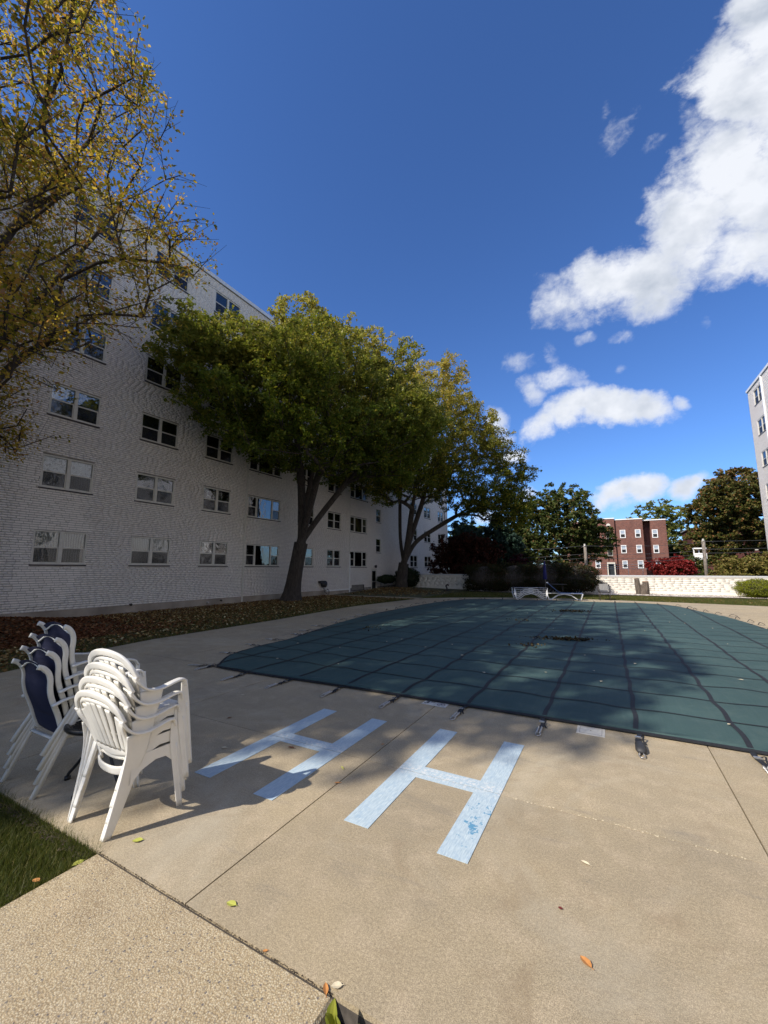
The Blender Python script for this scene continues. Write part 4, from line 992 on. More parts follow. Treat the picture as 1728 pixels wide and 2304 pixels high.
for k in range(4):
    o = pc if k == 0 else copy_tree(pc)
    o.location = (-2.932, 1.535 + 0.020 * k, 0.0 + 0.082 * k); tag(o, PL[k], 'chair', 'stacked white plastic armchairs')
    o.rotation_euler = (0, 0, R([0, .6, -.5, .3][k]))
# ------------------------------------------------------------------ sling chairs (stack of four)
def make_sling():
    t = empty('sling_armchair'); hwd = 0.212
    prof = [(-0.040, 0.893), (-0.005, 0.878), (0.030, 0.838), (0.047, 0.785), (0.052, 0.715), (0.070, 0.640), (0.118, 0.520), (0.158, 0.400), (0.195, 0.348), (0.28, 0.350), (0.48, 0.395), (0.58, 0.41)]
    for s_ in (-1, 1):
        pts = [(s_ * hwd, y, z) for y, z in prof]
        mb = MB(); pp = smoothpts(pts, 4); mb.tube(pp, 0.0185, 10, 0.62, up=(1, 0, 0), power=0.7); mb.build('side_rail', M['frame_al'], t, True)
        mb = MB(); x = s_ * (hwd + 0.034)
        mb.tube([(x, 0.0, 0.0), (x, 0.12, 0.26), (x, 0.245, 0.52), (x, 0.275, 0.585)], 0.018, 10, 0.75, up=(1, 0, 0), power=0.6); mb.build('leg', M['frame_al'], t, True)
        mb = MB(); mb.tube(smoothpts([(x, 0.06, 0.60), (x, 0.18, 0.632), (x, 0.40, 0.628), (x, 0.53, 0.618), (x, 0.575, 0.58)], 4), 0.020, 10, 0.5, up=(0, 0, 1), power=0.8); mb.build('armrest', M['frame_al'], t, True)
        mb = MB(); mb.tube([(x, 0.575, 0.585), (x, 0.60, 0.40), (x, 0.64, 0.0)], 0.017, 10, 0.6, up=(1, 0, 0), power=0.8); mb.build('leg', M['frame_al'], t, True)
    mb = MB(); mb.tube(smoothpts([(-hwd, 0.018, 0.842), (-0.16, 0.012, 0.850), (-0.08, 0.005, 0.885), (-0.02, 0.002, 0.898), (0.05, 0.002, 0.896), (0.12, 0.006, 0.872), (0.18, 0.014, 0.848), (hwd, 0.018, 0.842)], 4), 0.0085, 8); mb.build('top_rail', M['frame_al'], t, True)
    MB().tube([(-hwd - 0.03, 0.150, 0.325), (hwd + 0.03, 0.150, 0.325)], 0.017, 10, 0.6).build('cross_bar', M['frame_al'], t, True)
    MB().tube([(-hwd, 0.58, 0.385), (hwd, 0.58, 0.385)], 0.015, 8).build('cross_bar', M['frame_al'], t, True)
    pp = smoothpts([(0, y, z) for y, z in prof[1:]], 4); mb = MB(); prev = None
    for i, p in enumerate(pp):
        row = []
        for u in np.linspace(-1, 1, 7):
            top = 0.040 * (1 - (u) ** 2) * max(0, 1 - i / 5.0)
            row.append((u * (hwd - 0.012), p.y - 0.012 * (1 - u * u) * (1 if p.z > .5 else 0), p.z + top - (0.012 * (1 - u * u) if p.z < .45 else 0)))
        if prev: mb.strip(prev, row)
        prev = row
    mb.build('sling', M['sling'], t, True)
    return t
SLB = ['bottom chair of the stack of navy sling armchairs, nearest the lawn corner', 'second chair from the bottom in the stack of navy sling armchairs', 'third chair from the bottom in the stack of navy sling armchairs', 'topmost chair of the stack of navy sling armchairs']
scr = make_sling()
for k in range(4):
    o = scr if k == 0 else copy_tree(scr)
    o.location = (-3.895 - 0.004 * k, 1.535 + 0.012 * k, 0.090 * k); o.rotation_euler = (R(-2.3 * k), 0, R([-.4, 0, -.6, -.2][k])); tag(o, SLB[k], 'chair', 'stacked navy sling armchairs')
# ------------------------------------------------------------------ black mesh side table
tb = empty('side_table', (-3.52, 1.90, 0), label='small round black metal mesh side table between the two stacks of chairs', cat='table')
mb = MB(); ring = [(0.235 * math.cos(t), 0.235 * math.sin(t), 0.43) for t in np.linspace(0, 2 * PI, 33)]; mb.tube(ring, 0.017, 8, 1.2, up=(0, 0, 1), caps=False).build('rim', M['blackm'], tb, True)
mb = MB()
for k in range(-9, 10):
    u = k * 0.0245; h = math.sqrt(max(0, 0.23 ** 2 - u * u)); 
    if h > 0.02:
        mb.box(-h, h, u - 0.0045, u + 0.0045, 0.428, 0.432); mb.box(u - 0.0045, u + 0.0045, -h, h, 0.4325, 0.436)
mb.build('mesh_top', M['blackm'], tb)
for a in (205, 300, 85, 0):
    ca, sa = math.cos(R(a)), math.sin(R(a)); L_ = [(0.19, 0.42), (0.12, 0.32), (0.13, 0.20), (0.20, 0.10), (0.25, 0.04), (0.255, 0.0)]
    mb = MB(); mb.tube(smoothpts([(r_0 * ca, r_0 * sa, z) for r_0, z in L_], 5), 0.011, 8); mb.tube([(0.255 * ca, 0.255 * sa, 0.0), (0.255 * ca, 0.255 * sa, 0.025)], 0.021, 10); mb.build('leg', M['blackm'], tb, True)
# ------------------------------------------------------------------ loungers, umbrella, table, chair at the far side
def make_lounger(back_up):
    t = empty('pool_lounger')
    for s_ in (-1, 1):
        y = s_ * 0.31; pts = [(0.0, 0.33), (0.10, 0.03), (0.17, 0.015), (0.24, 0.03), (0.55, 0.24), (0.86, 0.305), (1.17, 0.24), (1.48, 0.03), (1.55, 0.015), (1.62, 0.03), (1.72, 0.33)]
        mb = MB(); mb.tube([(x, y, z) for x, z in pts], 0.018, 8, 0.6, up=(0, 1, 0)); mb.tube([(0, y, 0.335), (1.72, y, 0.335)], 0.010, 6); mb.build('side_frame', M['white'], t, True)
    if back_up:
        MB().box(0.60, 1.72, -0.29, 0.29, 0.335, 0.352).build('seat_sling', M['bluesling'], t)
        b = MB(); b.quad((0.62, -0.29, 0.34), (0.62, 0.29, 0.34), (0.05, 0.29, 0.86), (0.05, -0.29, 0.86)); b.quad((0.625, -0.29, 0.355), (0.625, 0.29, 0.355), (0.06, 0.29, 0.875), (0.06, -0.29, 0.875)); b.build('back_sling', M['bluesling'], t)
        MB().box(0.0, 0.09, -0.31, 0.31, 0.855, 0.895).build('headrest_bar', M['white'], t)
        for s_ in (-1, 1): MB().tube([(1.50, s_ * 0.31, 0.0), (1.50, s_ * 0.34, 0.0)], 0.045, 12).build('wheel', M['rubber'], t, True)
    else:
        MB().box(0.02, 1.70, -0.29, 0.29, 0.328, 0.345).build('seat_sling', M['sling'], t)
    return t
lp = make_lounger(False); la = math.atan2(0.62, 1.49)
LN = ['bottom', 'second from the bottom', 'third from the bottom', 'topmost']
for k in range(4):
    o = lp if k == 0 else copy_tree(lp)
    o.location = (-4.62, 22.95, 0.0 + 0.088 * k); o.rotation_euler = (0, 0, la); tag(o, '%s white framed lounger in the stack beyond the pool' % LN[k], 'lounger', 'stacked loungers beyond the pool')
lu = make_lounger(True); lu.location = (-2.98, 23.45, 0.0); lu.rotation_euler = (0, 0, R(6)); tag(lu, 'white framed lounger with blue sling and raised back beyond the pool', 'lounger')
um = empty('umbrella', (-3.35, 26.0, 0), label='closed dark blue patio umbrella standing in front of the dark hedge', cat='umbrella')
MB().tube([(0, 0, 0), (0, 0, 2.1)], 0.022, 8).build('pole', M['pole'], um, True)
mb = MB(); mb.tube([(0, 0, 0.98), (0, 0, 1.02), (0, 0, 1.25), (0, 0, 1.7), (0, 0, 2.0), (0, 0, 2.08)], [0.13, 0.15, 0.13, 0.09, 0.05, 0.015], 12, 0.8); mb.build('canopy', M['umbrella'], um, True)
pt = empty('patio_table', (-2.75, 26.3, 0), label='thin framed patio table in the shade beside the closed umbrella', cat='table')
MB().tube([(0, 0, 0.69), (0, 0, 0.71)], 0.55, 24).build('table_top', M['bronze'], pt); 
for a in (45, 135, 225, 315): MB().tube([(0.42 * math.cos(R(a)), 0.42 * math.sin(R(a)), 0.69), (0.46 * math.cos(R(a)), 0.46 * math.sin(R(a)), 0)], 0.016, 6).build('leg', M['bronze'], pt, True)
ch = empty('patio_chair', (-0.28, 24.15, 0), R(8), label='lone dark metal patio armchair with pale back between hedge and cover', cat='chair')
for sx_, sy_ in ((-.24, -.2), (.24, -.2), (-.24, .24), (.24, .24)): MB().tube([(sx_, sy_, 0), (sx_ * .95, sy_ * .9, 0.42)], 0.014, 6).build('leg', M['bronze'], ch, True)
MB().box(-.25, .25, -.22, .24, .405, .43).build('seat', M['bronze'], ch)
MB().tube(smoothpts([(-.26, .22, .42), (-.27, .24, .65), (-.2, .27, .83), (0, .28, .87), (.2, .27, .83), (.27, .24, .65), (.26, .22, .42)], 4), 0.015, 6).tube([(-.26, .22, .64), (-.28, -.2, .64), (-.26, -.2, .42)], 0.014, 6).tube([(.26, .22, .64), (.28, -.2, .64), (.26, -.2, .42)], 0.014, 6).build('arm_frame', M['bronze'], ch, True)
MB().box(-.2, .2, .255, .262, .50, .82).build('back_sling', M['curt_grey'], ch)
# stumps
st = empty('tree_stump', (1.68, 29.2, 0.05), label='pair of cut grey tree trunks standing against the low cream wall', cat='tree stump')
for (dx, h, r0, ln) in ((-0.17, 0.98, 0.15, -0.06), (0.16, 0.78, 0.19, 0.02), (0.02, 0.60, 0.16, 0.0)):
    mb = MB(); k = 7; mb.tube([(dx + ln * t * 1.5, 0.05 * dx, h * t) for t in np.linspace(0, 1, k)], [r0 * (1.25 - 0.3 * t + 0.05 * math.sin(9 * t + dx * 20)) for t in np.linspace(0, 1, k)], 11, 0.92).build('stub', M['barkl'], st, True)
MB().tube([(0.19, -0.0, 0.785), (0.19, -0.0, 0.80)], 0.175, 12).build('cut_face', M['wood_cut'], st)
MB().tube([(-0.31, -.0, 0.985), (-0.31, -.0, 0.995)], 0.13, 12).build('cut_face', M['wood_cut'], st)
sg = empty('garden_statue', (-10.2, 27.9, 0.05), label='small dark curled garden ornament near the shaded low wall', cat='ornament')
MB().tube(smoothpts([(0, 0, 0), (0.02, 0, 0.2), (-0.05, 0, 0.35), (0.08, 0, 0.45), (0.14, 0, 0.36)], 4), [0.05] * 17, 8).build('curl', M['bronze'], sg, True)
MB().box(-.2, .14, -.12, .12, 0, .06).build('base', M['bronze'], sg)

# ------------------------------------------------------------------ trees
def tree_skeleton(root, trunk_top, r_trunk, tips, seeds=(), rs=None, alpha=0.25, seg=0.55, bend=0.35, minr=0.008, expo=2.3):
    nodes = []; par = []; plen = []; dirs = []
    def add(p, pa):
        nodes.append(np.array(p, float)); par.append(pa)
        if pa < 0: plen.append(0.0); dirs.append(np.array([0, 0, 1.0]))
        else:
            d = nodes[-1] - nodes[pa]; L = np.linalg.norm(d) + 1e-9; plen.append(plen[pa] + L); dirs.append(d / L)
        return len(nodes) - 1
    root = np.array(root, float); tt = np.array(trunk_top, float); k = max(3, int(np.linalg.norm(tt - root) / 0.5)); last = -1
    for i in range(k + 1):
        t = i / k; p = root + (tt - root) * t; p[0] += 0.06 * math.sin(3 * t + root[1]); last = add(p, last)
    ntr = k + 1; joint = last
    for sd in seeds:
        cur = joint if not isinstance(sd[0], int) else sd[0]
        pts = smoothpts([tuple(nodes[cur])] + [tuple(q) for q in sd if not isinstance(q, int)], 5)
        for q in pts[1:]: cur = add(q, cur)
    order = np.argsort(np.linalg.norm(tips - tt, axis=1) + rs.rand(len(tips)) * 1.0)
    tipn = []
    cap = 60000; NA = np.zeros((cap, 3)); PL_ = np.zeros(cap); n = len(nodes); NA[:n] = nodes; PL_[:n] = plen
    lo = ntr - 2
    for ti in order:
        tp_ = tips[ti]; n = len(nodes)
        if n > cap - 30: break
        dv = tp_ - NA[lo:n]; dd = np.linalg.norm(dv, axis=1)
        cost = dd + alpha * PL_[lo:n] + 0.9 * np.maximum(0, NA[lo:n, 2] - tp_[2])
        j = int(np.argmin(cost)) + lo; L = np.linalg.norm(tp_ - NA[j])
        if L < 0.05: tipn.append(j); continue
        m_ = max(1, int(L / seg)); cur = j; p0 = NA[j].copy(); d0 = dirs[j]
        for i in range(1, m_ + 1):
            t = i / m_; p = p0 * (1 - t) + tp_ * t + d0 * L * bend * t * (1 - t) + rs.normal(0, 0.03 * L ** 0.5, 3) * (t < 1)
            cur = add(p, cur); NA[cur] = nodes[cur]; PL_[cur] = plen[cur]
        tipn.append(cur)
    n = len(nodes); w_ = np.zeros(n); 
    child = np.zeros(n, int)
    for i in range(n):
        if par[i] >= 0: child[par[i]] += 1
    for i in range(n - 1, -1, -1):
        if child[i] == 0: w_[i] += 1
        if par[i] >= 0: w_[par[i]] += w_[i]
    rad = minr * w_ ** (1 / expo); sc_ = r_trunk / rad[0] if rad[0] > 0 else 1
    if sc_ > 1: rad = rad * (1 + (sc_ - 1) * (w_ / w_[0]) ** 0.36)
    else: rad = np.maximum(rad * sc_, minr * 0.8)
    return np.array(nodes[:n]), np.array(par), rad, tipn, np.array(dirs), ntr
def skel_mesh(name, nodes, par, rad, mat, parent, flare=0, ntr=0, mincull=0.0):
    idx = np.where(par >= 0)[0]; idx = idx[rad[idx] >= mincull]
    A = nodes[par[idx]]; Bp = nodes[idx]; ra_, rb = np.minimum(rad[par[idx]], rad[idx] * 1.35), rad[idx]
    trunk = idx < ntr; ra_ = np.where(trunk, rad[par[idx]], ra_)
    if flare:
        z0 = nodes[0, 2]
        ra_ = ra_ * (1 + flare * np.exp(-(A[:, 2] - z0) / 0.45) * trunk); rb = rb * (1 + flare * np.exp(-(Bp[:, 2] - z0) / 0.45) * trunk)
    D = Bp - A; D /= np.linalg.norm(D, axis=1, keepdims=True) + 1e-9
    U = np.cross(D, np.array([0.13, 0.21, 0.97])); U /= np.linalg.norm(U, axis=1, keepdims=True) + 1e-9; W_ = np.cross(D, U)
    Vs = []; Fs = []; off = 0
    for big in (True, False):
        sel = (rb > 0.04) if big else (rb <= 0.04); k = 10 if big else 4
        if not sel.any(): continue
        a, b, u, w__, r0, r1 = A[sel], Bp[sel], U[sel], W_[sel], ra_[sel], rb[sel]; m_ = len(a); V = np.empty((m_, 2 * k, 3))
        for j in range(k):
            c, s_ = math.cos(2 * PI * j / k), math.sin(2 * PI * j / k); o = u * c + w__ * s_
            V[:, j] = a + o * r0[:, None]; V[:, k + j] = b + o * r1[:, None] + (b - a) * (0.06 if big else 0)
        f = np.array([(j, (j + 1) % k, k + (j + 1) % k, k + j) for j in range(k)])
        Vs.append(V.reshape(-1, 3)); Fs.append((f[None] + (np.arange(m_) * 2 * k)[:, None, None] + off).reshape(-1, 4)); off += m_ * 2 * k
    return fast(name, np.concatenate(Vs), np.concatenate(Fs), mat, parent, True)
def crown_tips(ells, n, rs, shell=0.66, clip=None, lobes=0):
    out = []; ells = list(ells)
    for _ in range(lobes):
        e = ells[rs.randint(len(ells) - _)]; d = rs.normal(size=3); d[2] = d[2] * 0.8 + 0.15; d /= np.linalg.norm(d); q = rs.uniform(0.9, 1.75, 3) * [1, 1, 0.75]
        ells.append((e[0] + d[0] * e[3] * 0.92, e[1] + d[1] * e[4] * 0.92, e[2] + d[2] * e[5] * 0.92, q[0], q[1], q[2]))
    wts = np.array([e[3] * e[4] * e[5] for e in ells]) ** 0.66; wts /= wts.sum()
    while len(out) < n:
        e = ells[rs.choice(len(ells), p=wts)]; d = rs.normal(size=3); d /= np.linalg.norm(d); r_ = (shell + (1 - shell) * rs.rand()) if rs.rand() < 0.87 else rs.rand() ** 0.5
        p = np.array(e[:3]) + d * np.array(e[3:6]) * r_
        if clip and not clip(p): continue
        out.append(p)
    return np.array(out)
def sprays(tips, dirs, per, rs, L=0.75, wd=0.30, th=0.09, droop=0.12, upn=0.75):
    n = len(tips); D = dirs.copy(); D[:, 2] *= 0.5; D /= np.linalg.norm(D, axis=1, keepdims=True) + 1e-9
    S = np.cross(D, np.array([0, 0, 1.0])); S /= np.linalg.norm(S, axis=1, keepdims=True) + 1e-9; Up = np.cross(S, D)
    t = rs.uniform(-0.75, 0.5, (n, per)) ; sd = rs.normal(0, 1, (n, per)) * wd * (0.55 - 0.5 * np.abs(t + 0.1)); u = rs.normal(0, th, (n, per))
    C = tips[:, None] + D[:, None] * (t * L)[..., None] + S[:, None] * sd[..., None] + Up[:, None] * u[..., None]
    C[..., 2] -= droop * (t + 0.75) ** 2 * L
    N = Up[:, None] * upn + rs.normal(0, 0.55, (n, per, 3))
    return C.reshape(-1, 3), N.reshape(-1, 3)
def big_tree(name, root, top, rtr, ells, ntips, per, lsize, leafm, label, seed, seeds=(), clip=None, twigs=0, barkm='bark', flare=0.5, L=0.75, wd=0.30, cat='tree', loc=None, drop=0.0, aspect=0.55, lobes=0, th=0.09, **kw):
    rs = np.random.RandomState(seed); e = empty(name, (root[0], root[1], 0), label=label, cat=cat, **kw); inv = Matrix.Translation((-root[0], -root[1], 0))
    tips = crown_tips(ells, ntips, rs, clip=clip, lobes=lobes)
    nodes, par, rad, tipn, dirs, ntr = tree_skeleton(root, top, rtr, tips, seeds, rs)
    o = skel_mesh('trunk', nodes, par, rad, M[barkm], e, flare, ntr); o.matrix_parent_inverse = inv
    tn = np.array(tipn); T = nodes[tn]; Dr = dirs[tn]
    if drop:
        keep = rs.rand(len(T)) > drop; T, Dr = T[keep], Dr[keep]
    C, N = sprays(T, Dr, per, rs, L=L, wd=wd, th=th)
    o = leaves('crown', C, N, lsize, M[leafm], e, rs=rs, aspect=aspect); o.matrix_parent_inverse = inv
    if twigs:
        n = len(T); V = []; A = np.repeat(T, twigs, 0) - np.repeat(Dr, twigs, 0) * rs.uniform(0, 0.5, (n * twigs, 1)); d = np.repeat(Dr, twigs, 0) + rs.normal(0, 0.55, (n * twigs, 3)); d /= np.linalg.norm(d, axis=1, keepdims=True)
        Bp = A + d * rs.uniform(0.3, 0.85, (n * twigs, 1)); Bp[:, 2] -= 0.08
        k = 3; u = np.cross(d, [0.3, 0.2, 0.9]); u /= np.linalg.norm(u, axis=1, keepdims=True); w__ = np.cross(d, u); m_ = len(A); V = np.empty((m_, 6, 3))
        for j in range(k):
            oo = u * math.cos(2 * PI * j / k) + w__ * math.sin(2 * PI * j / k); V[:, j] = A + oo * 0.006; V[:, 3 + j] = Bp + oo * 0.003
        f = np.array([(j, (j + 1) % k, k + (j + 1) % k, k + j) for j in range(k)]); F = (f[None] + (np.arange(m_) * 6)[:, None, None]).reshape(-1, 4)
        o = fast('twigs', V.reshape(-1, 3), F, M[barkm], e); o.matrix_parent_inverse = inv; o['kind'] = 'stuff'
    return e
wallclip = lambda p: p[0] > XF + 0.25
# near left tree (trunk just outside the frame), leaves thin and turning
big_tree('shade_tree', (-13.3, 2.4, -0.05), (-13.1, 2.5, 3.0), 0.42,
         [(-11.6, 2.0, 10.6, 4.8, 4.4, 4.6), (-10.8, 2.0, 13.2, 4.0, 3.2, 3.6), (-10.2, 2.4, 8.6, 3.0, 3.7, 2.6), (-12.6, 2.5, 6.2, 2.2, 2.6, 1.6)], 1650, 46, 0.092, 'lf_old',
         'big tree with thin yellow and orange autumn leaves overhanging from the left edge', 3,
         seeds=[[(-12.6, 3.0, 5.2), (-11.7, 3.9, 8.0), (-10.8, 5.0, 11.0)], [(-12.4, 2.4, 5.5), (-11.2, 3.1, 9.0), (-10.6, 4.4, 12.8), (-10.2, 5.2, 14.2)], [(-12.6, 3.0, 4.8), (-11.6, 4.2, 7.2), (-10.6, 5.8, 8.8), (-10.0, 6.6, 9.2)],
                [(-12.8, 1.6, 5.0), (-11.6, 0.4, 8.6), (-11.0, -0.8, 12.0)], [(-13.0, 2.4, 6.0), (-12.4, 2.2, 10.0), (-12.0, 2.4, 14.0)]], clip=wallclip, twigs=3, L=0.85, wd=0.30, lobes=20)
# middle tree
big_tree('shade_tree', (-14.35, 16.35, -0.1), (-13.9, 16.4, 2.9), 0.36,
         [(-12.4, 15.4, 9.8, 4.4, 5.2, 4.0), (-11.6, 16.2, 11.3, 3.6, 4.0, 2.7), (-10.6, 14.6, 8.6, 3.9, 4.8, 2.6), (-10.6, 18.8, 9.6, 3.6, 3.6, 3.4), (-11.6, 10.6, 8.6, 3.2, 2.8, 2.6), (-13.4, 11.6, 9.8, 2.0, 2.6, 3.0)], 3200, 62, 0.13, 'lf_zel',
         'full green tree with a forked trunk in front of the building, sunlit top turning yellow', 5,
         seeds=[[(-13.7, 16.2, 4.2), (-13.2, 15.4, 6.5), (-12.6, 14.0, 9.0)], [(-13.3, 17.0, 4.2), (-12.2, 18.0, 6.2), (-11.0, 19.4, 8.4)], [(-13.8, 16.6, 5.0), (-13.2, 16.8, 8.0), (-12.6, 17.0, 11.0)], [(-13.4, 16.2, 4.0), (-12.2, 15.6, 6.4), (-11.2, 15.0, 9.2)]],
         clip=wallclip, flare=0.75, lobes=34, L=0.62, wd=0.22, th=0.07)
# far tree, several stems, a long low limb to the right
big_tree('shade_tree', (-13.9, 28.1, 0.1), (-13.7, 28.2, 2.0), 0.40,
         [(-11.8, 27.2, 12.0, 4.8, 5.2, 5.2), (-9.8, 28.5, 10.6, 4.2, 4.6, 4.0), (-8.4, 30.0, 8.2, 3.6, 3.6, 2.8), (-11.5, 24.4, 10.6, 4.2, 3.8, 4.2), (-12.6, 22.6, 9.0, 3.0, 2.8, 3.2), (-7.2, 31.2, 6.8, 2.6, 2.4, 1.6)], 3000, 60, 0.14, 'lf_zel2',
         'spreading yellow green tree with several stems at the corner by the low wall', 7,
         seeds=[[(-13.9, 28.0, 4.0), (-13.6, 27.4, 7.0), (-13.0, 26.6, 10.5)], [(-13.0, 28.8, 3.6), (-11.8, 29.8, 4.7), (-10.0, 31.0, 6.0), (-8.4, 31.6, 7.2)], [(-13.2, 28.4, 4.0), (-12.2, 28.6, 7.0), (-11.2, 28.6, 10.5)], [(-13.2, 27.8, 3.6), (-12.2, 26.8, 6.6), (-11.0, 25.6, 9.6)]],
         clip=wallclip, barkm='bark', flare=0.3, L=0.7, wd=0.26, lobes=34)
# tree of the same row behind the photographer's left: throws the shade over the near deck
big_tree('shade_tree', (-13.4, -7.6, -0.1), (-13.2, -7.5, 3.0), 0.4, [(-12.7, -7.4, 10.2, 3.5, 5.0, 4.4), (-10.7, -5.9, 13.0, 3.6, 4.2, 2.8), (-12.1, -6.6, 8.0, 3.2, 4.4, 2.6)], 1500, 60, 0.16, 'lf_zel',
         'next shade tree of the row beyond the left edge, throwing dappled shade on the deck', 9, clip=wallclip)
# background trees beyond the wall
def bg_tree(name, c, rx, ry, z0, z1, nt, per, ls, lm, label, seed, lumps=7, rt=0.28, **kw):
    rs = np.random.RandomState(seed); zc = (z0 + z1) / 2; hz = (z1 - z0) / 2; el = [(c[0], c[1], zc, rx * .8, ry * .8, hz * .82)]
    for k in range(lumps):
        a = 2 * PI * k / lumps + rs.rand(); rr_ = 0.5; zz = zc + hz * rs.uniform(-.55, .5); el.append((c[0] + rx * rr_ * math.cos(a), c[1] + ry * rr_ * math.sin(a), zz, rx * .48, ry * .48, hz * rs.uniform(.36, .5)))
    el.append((c[0] + rx * .1, c[1], z1 - hz * .45, rx * .55, ry * .55, hz * .45))
    return big_tree(name, (c[0], c[1], -0.2), (c[0], c[1], max(1.2, z0 * 0.8)), rt, el, nt, per, ls, lm, label, seed, L=0.9 * ls * 4, wd=0.3 * ls * 4.5, aspect=0.75, **kw)
bg_tree('maple_tree', (-5.6, 52, 0), 6.9, 5.2, 0.4, 11.9, 1100, 50, 0.24, 'lf_maple', 'large dark green maple left of the red brick building', 21)
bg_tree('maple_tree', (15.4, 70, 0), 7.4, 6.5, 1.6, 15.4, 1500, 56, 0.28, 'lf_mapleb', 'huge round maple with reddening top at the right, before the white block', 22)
bg_tree('maple_tree', (9.4, 106, 0), 7.4, 5.0, 3.0, 17.2, 380, 36, 0.42, 'lf_light', 'light green tree showing behind the roof of the red brick building', 23)
bg_tree('maple_tree', (3.5, 112, 0), 6.0, 5.0, 2.0, 12.3, 260, 36, 0.42, 'lf_light', 'pale green treetop just above the left part of the red brick roof', 24)
bg_tree('spruce_tree', (-10.0, 43, 0), 3.0, 2.6, 0.6, 7.3, 420, 50, 0.22, 'lf_spruce', 'bluish evergreen behind the dark hedge, left of the maple', 25, lumps=5)
bg_tree('evergreen_tree', (-15.0, 47, 0), 3.2, 2.6, 0.6, 8.0, 260, 40, 0.24, 'lf_spruce', 'dark ragged evergreen against bright cloud just right of the building', 26, lumps=5)
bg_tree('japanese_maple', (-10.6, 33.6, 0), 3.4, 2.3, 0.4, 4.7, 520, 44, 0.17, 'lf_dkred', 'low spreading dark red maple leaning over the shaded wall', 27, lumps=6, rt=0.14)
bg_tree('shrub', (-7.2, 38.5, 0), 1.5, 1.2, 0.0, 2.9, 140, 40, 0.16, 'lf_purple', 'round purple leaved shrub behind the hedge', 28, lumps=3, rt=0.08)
bg_tree('japanese_maple', (6.1, 53.6, 0), 2.6, 1.8, 0.2, 3.05, 330, 40, 0.17, 'lf_red', 'crimson maple in front of the red brick building', 29, lumps=5, rt=0.1)
bg_tree('shrub', (10.4, 48.5, 0), 2.6, 2.2, 0.0, 2.9, 330, 40, 0.18, 'lf_ygs', 'yellow green shrub behind the low wall at the right', 30, lumps=5, rt=0.1)
bg_tree('shrub', (13.6, 50.5, 0), 2.6, 2.2, 0.0, 3.6, 260, 40, 0.18, 'lf_ygs', 'yellow green shrub at the very right edge, partly behind the white block', 31, lumps=5, rt=0.1)
bg_tree('shrub', (8.9, 60.5, 0), 2.2, 1.8, 0.0, 3.2, 160, 36, 0.2, 'lf_maple', 'dark green shrub beneath the white porch', 32, lumps=4, rt=0.1)
for k, (x, y, h, r_) in enumerate(((-20, 64, 9, 5), (-27, 60, 10, 5.5), (-13.5, 72, 8.5, 5), (18, 92, 11, 6), (-6, 104, 8, 6), (10.5, 100, 7, 4))):
    bg_tree('maple_tree', (x, y, 0), r_, 4, 1.0, h, 200, 34, 0.5, 'lf_maple', ['broad tree far behind the building corner', 'broad tree farthest left behind the white building', 'green tree between evergreen and maple, far away', 'distant tree behind the huge right maple', 'distant tree behind the large dark maple', 'small far tree in the gap right of the red brick building'][k], 40 + k, lumps=4)
# ------------------------------------------------------------------ hedge and shrubs in the court
def shrub(name, c, rad, n, ls, mat, label, seed, core='lf_yew', stems=5, cat='bush', flat=0.0, boxy=1.0):
    rs = np.random.RandomState(seed); e = empty(name, c, label=label, cat=cat); rx, ry, rz = rad
    mb = MB(); mb.ball((0, 0, rz * 1.02 + flat), 1.0, 14, 8, (rx * .80, ry * .80, rz * .80)); mb.build('inner_twigs', M['bark'], e, True)
    d = rs.normal(size=(n, 3)); d /= np.linalg.norm(d, axis=1, keepdims=True)
    if boxy != 1.0: d = np.sign(d) * np.abs(d) ** boxy
    lump = 1 + 0.10 * np.sin(d[:, 0] * 7 + seed) * np.cos(d[:, 1] * 6) + 0.07 * np.sin(d[:, 2] * 9 + d[:, 0] * 5)
    r_ = (0.80 + 0.22 * rs.rand(n)) * lump; C = d * np.array([rx, ry, rz]) * r_[:, None] + [0, 0, rz * 1.02 + flat]
    C[:, 2] = np.maximum(C[:, 2], 0.03); leaves('foliage', C, d + rs.normal(0, .7, (n, 3)), ls, M[mat], e, rs=rs, aspect=0.6)
    mb = MB()
    for k in range(stems):
        a = 2 * PI * k / stems; mb.tube([(0.1 * math.cos(a), 0.1 * math.sin(a), 0), (rx * .4 * math.cos(a), ry * .4 * math.sin(a), rz * .6)], [0.03, 0.02], 6)
    mb.build('stem', M['bark'], e, True); return e
HN = ['tall clipped dark shrub, leftmost of the hedge before the low wall', 'dark hedge shrub second from the left, behind the stacked loungers', 'dark hedge shrub behind the raised lounger', 'rounded dark hedge shrub with bare stems at the right end of the hedge']
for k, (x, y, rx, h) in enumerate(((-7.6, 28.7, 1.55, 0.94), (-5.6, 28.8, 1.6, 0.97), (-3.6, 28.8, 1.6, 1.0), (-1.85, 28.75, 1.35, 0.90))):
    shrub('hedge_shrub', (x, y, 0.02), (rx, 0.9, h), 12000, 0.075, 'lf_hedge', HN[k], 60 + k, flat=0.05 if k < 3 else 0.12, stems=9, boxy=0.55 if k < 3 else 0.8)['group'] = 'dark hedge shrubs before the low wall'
shrub('round_bush', (6.95, 28.9, 0.02), (1.05, 0.8, 0.52), 12000, 0.05, 'lf_bush', 'low round bright yellow green bush against the sunlit wall', 70)
shrub('yew_bush', (-14.0, 29.3, 0.1), (1.05, 0.8, 0.8), 6000, 0.09, 'lf_yew', 'dark bush behind the trunks of the far tree', 71)
shrub('yew_bush', (-14.9, 27.6, 0.15), (0.5, 1.1, 0.32), 3500, 0.08, 'lf_yew', 'low dark bush spreading left of the far tree beside the door', 72, flat=0.35)
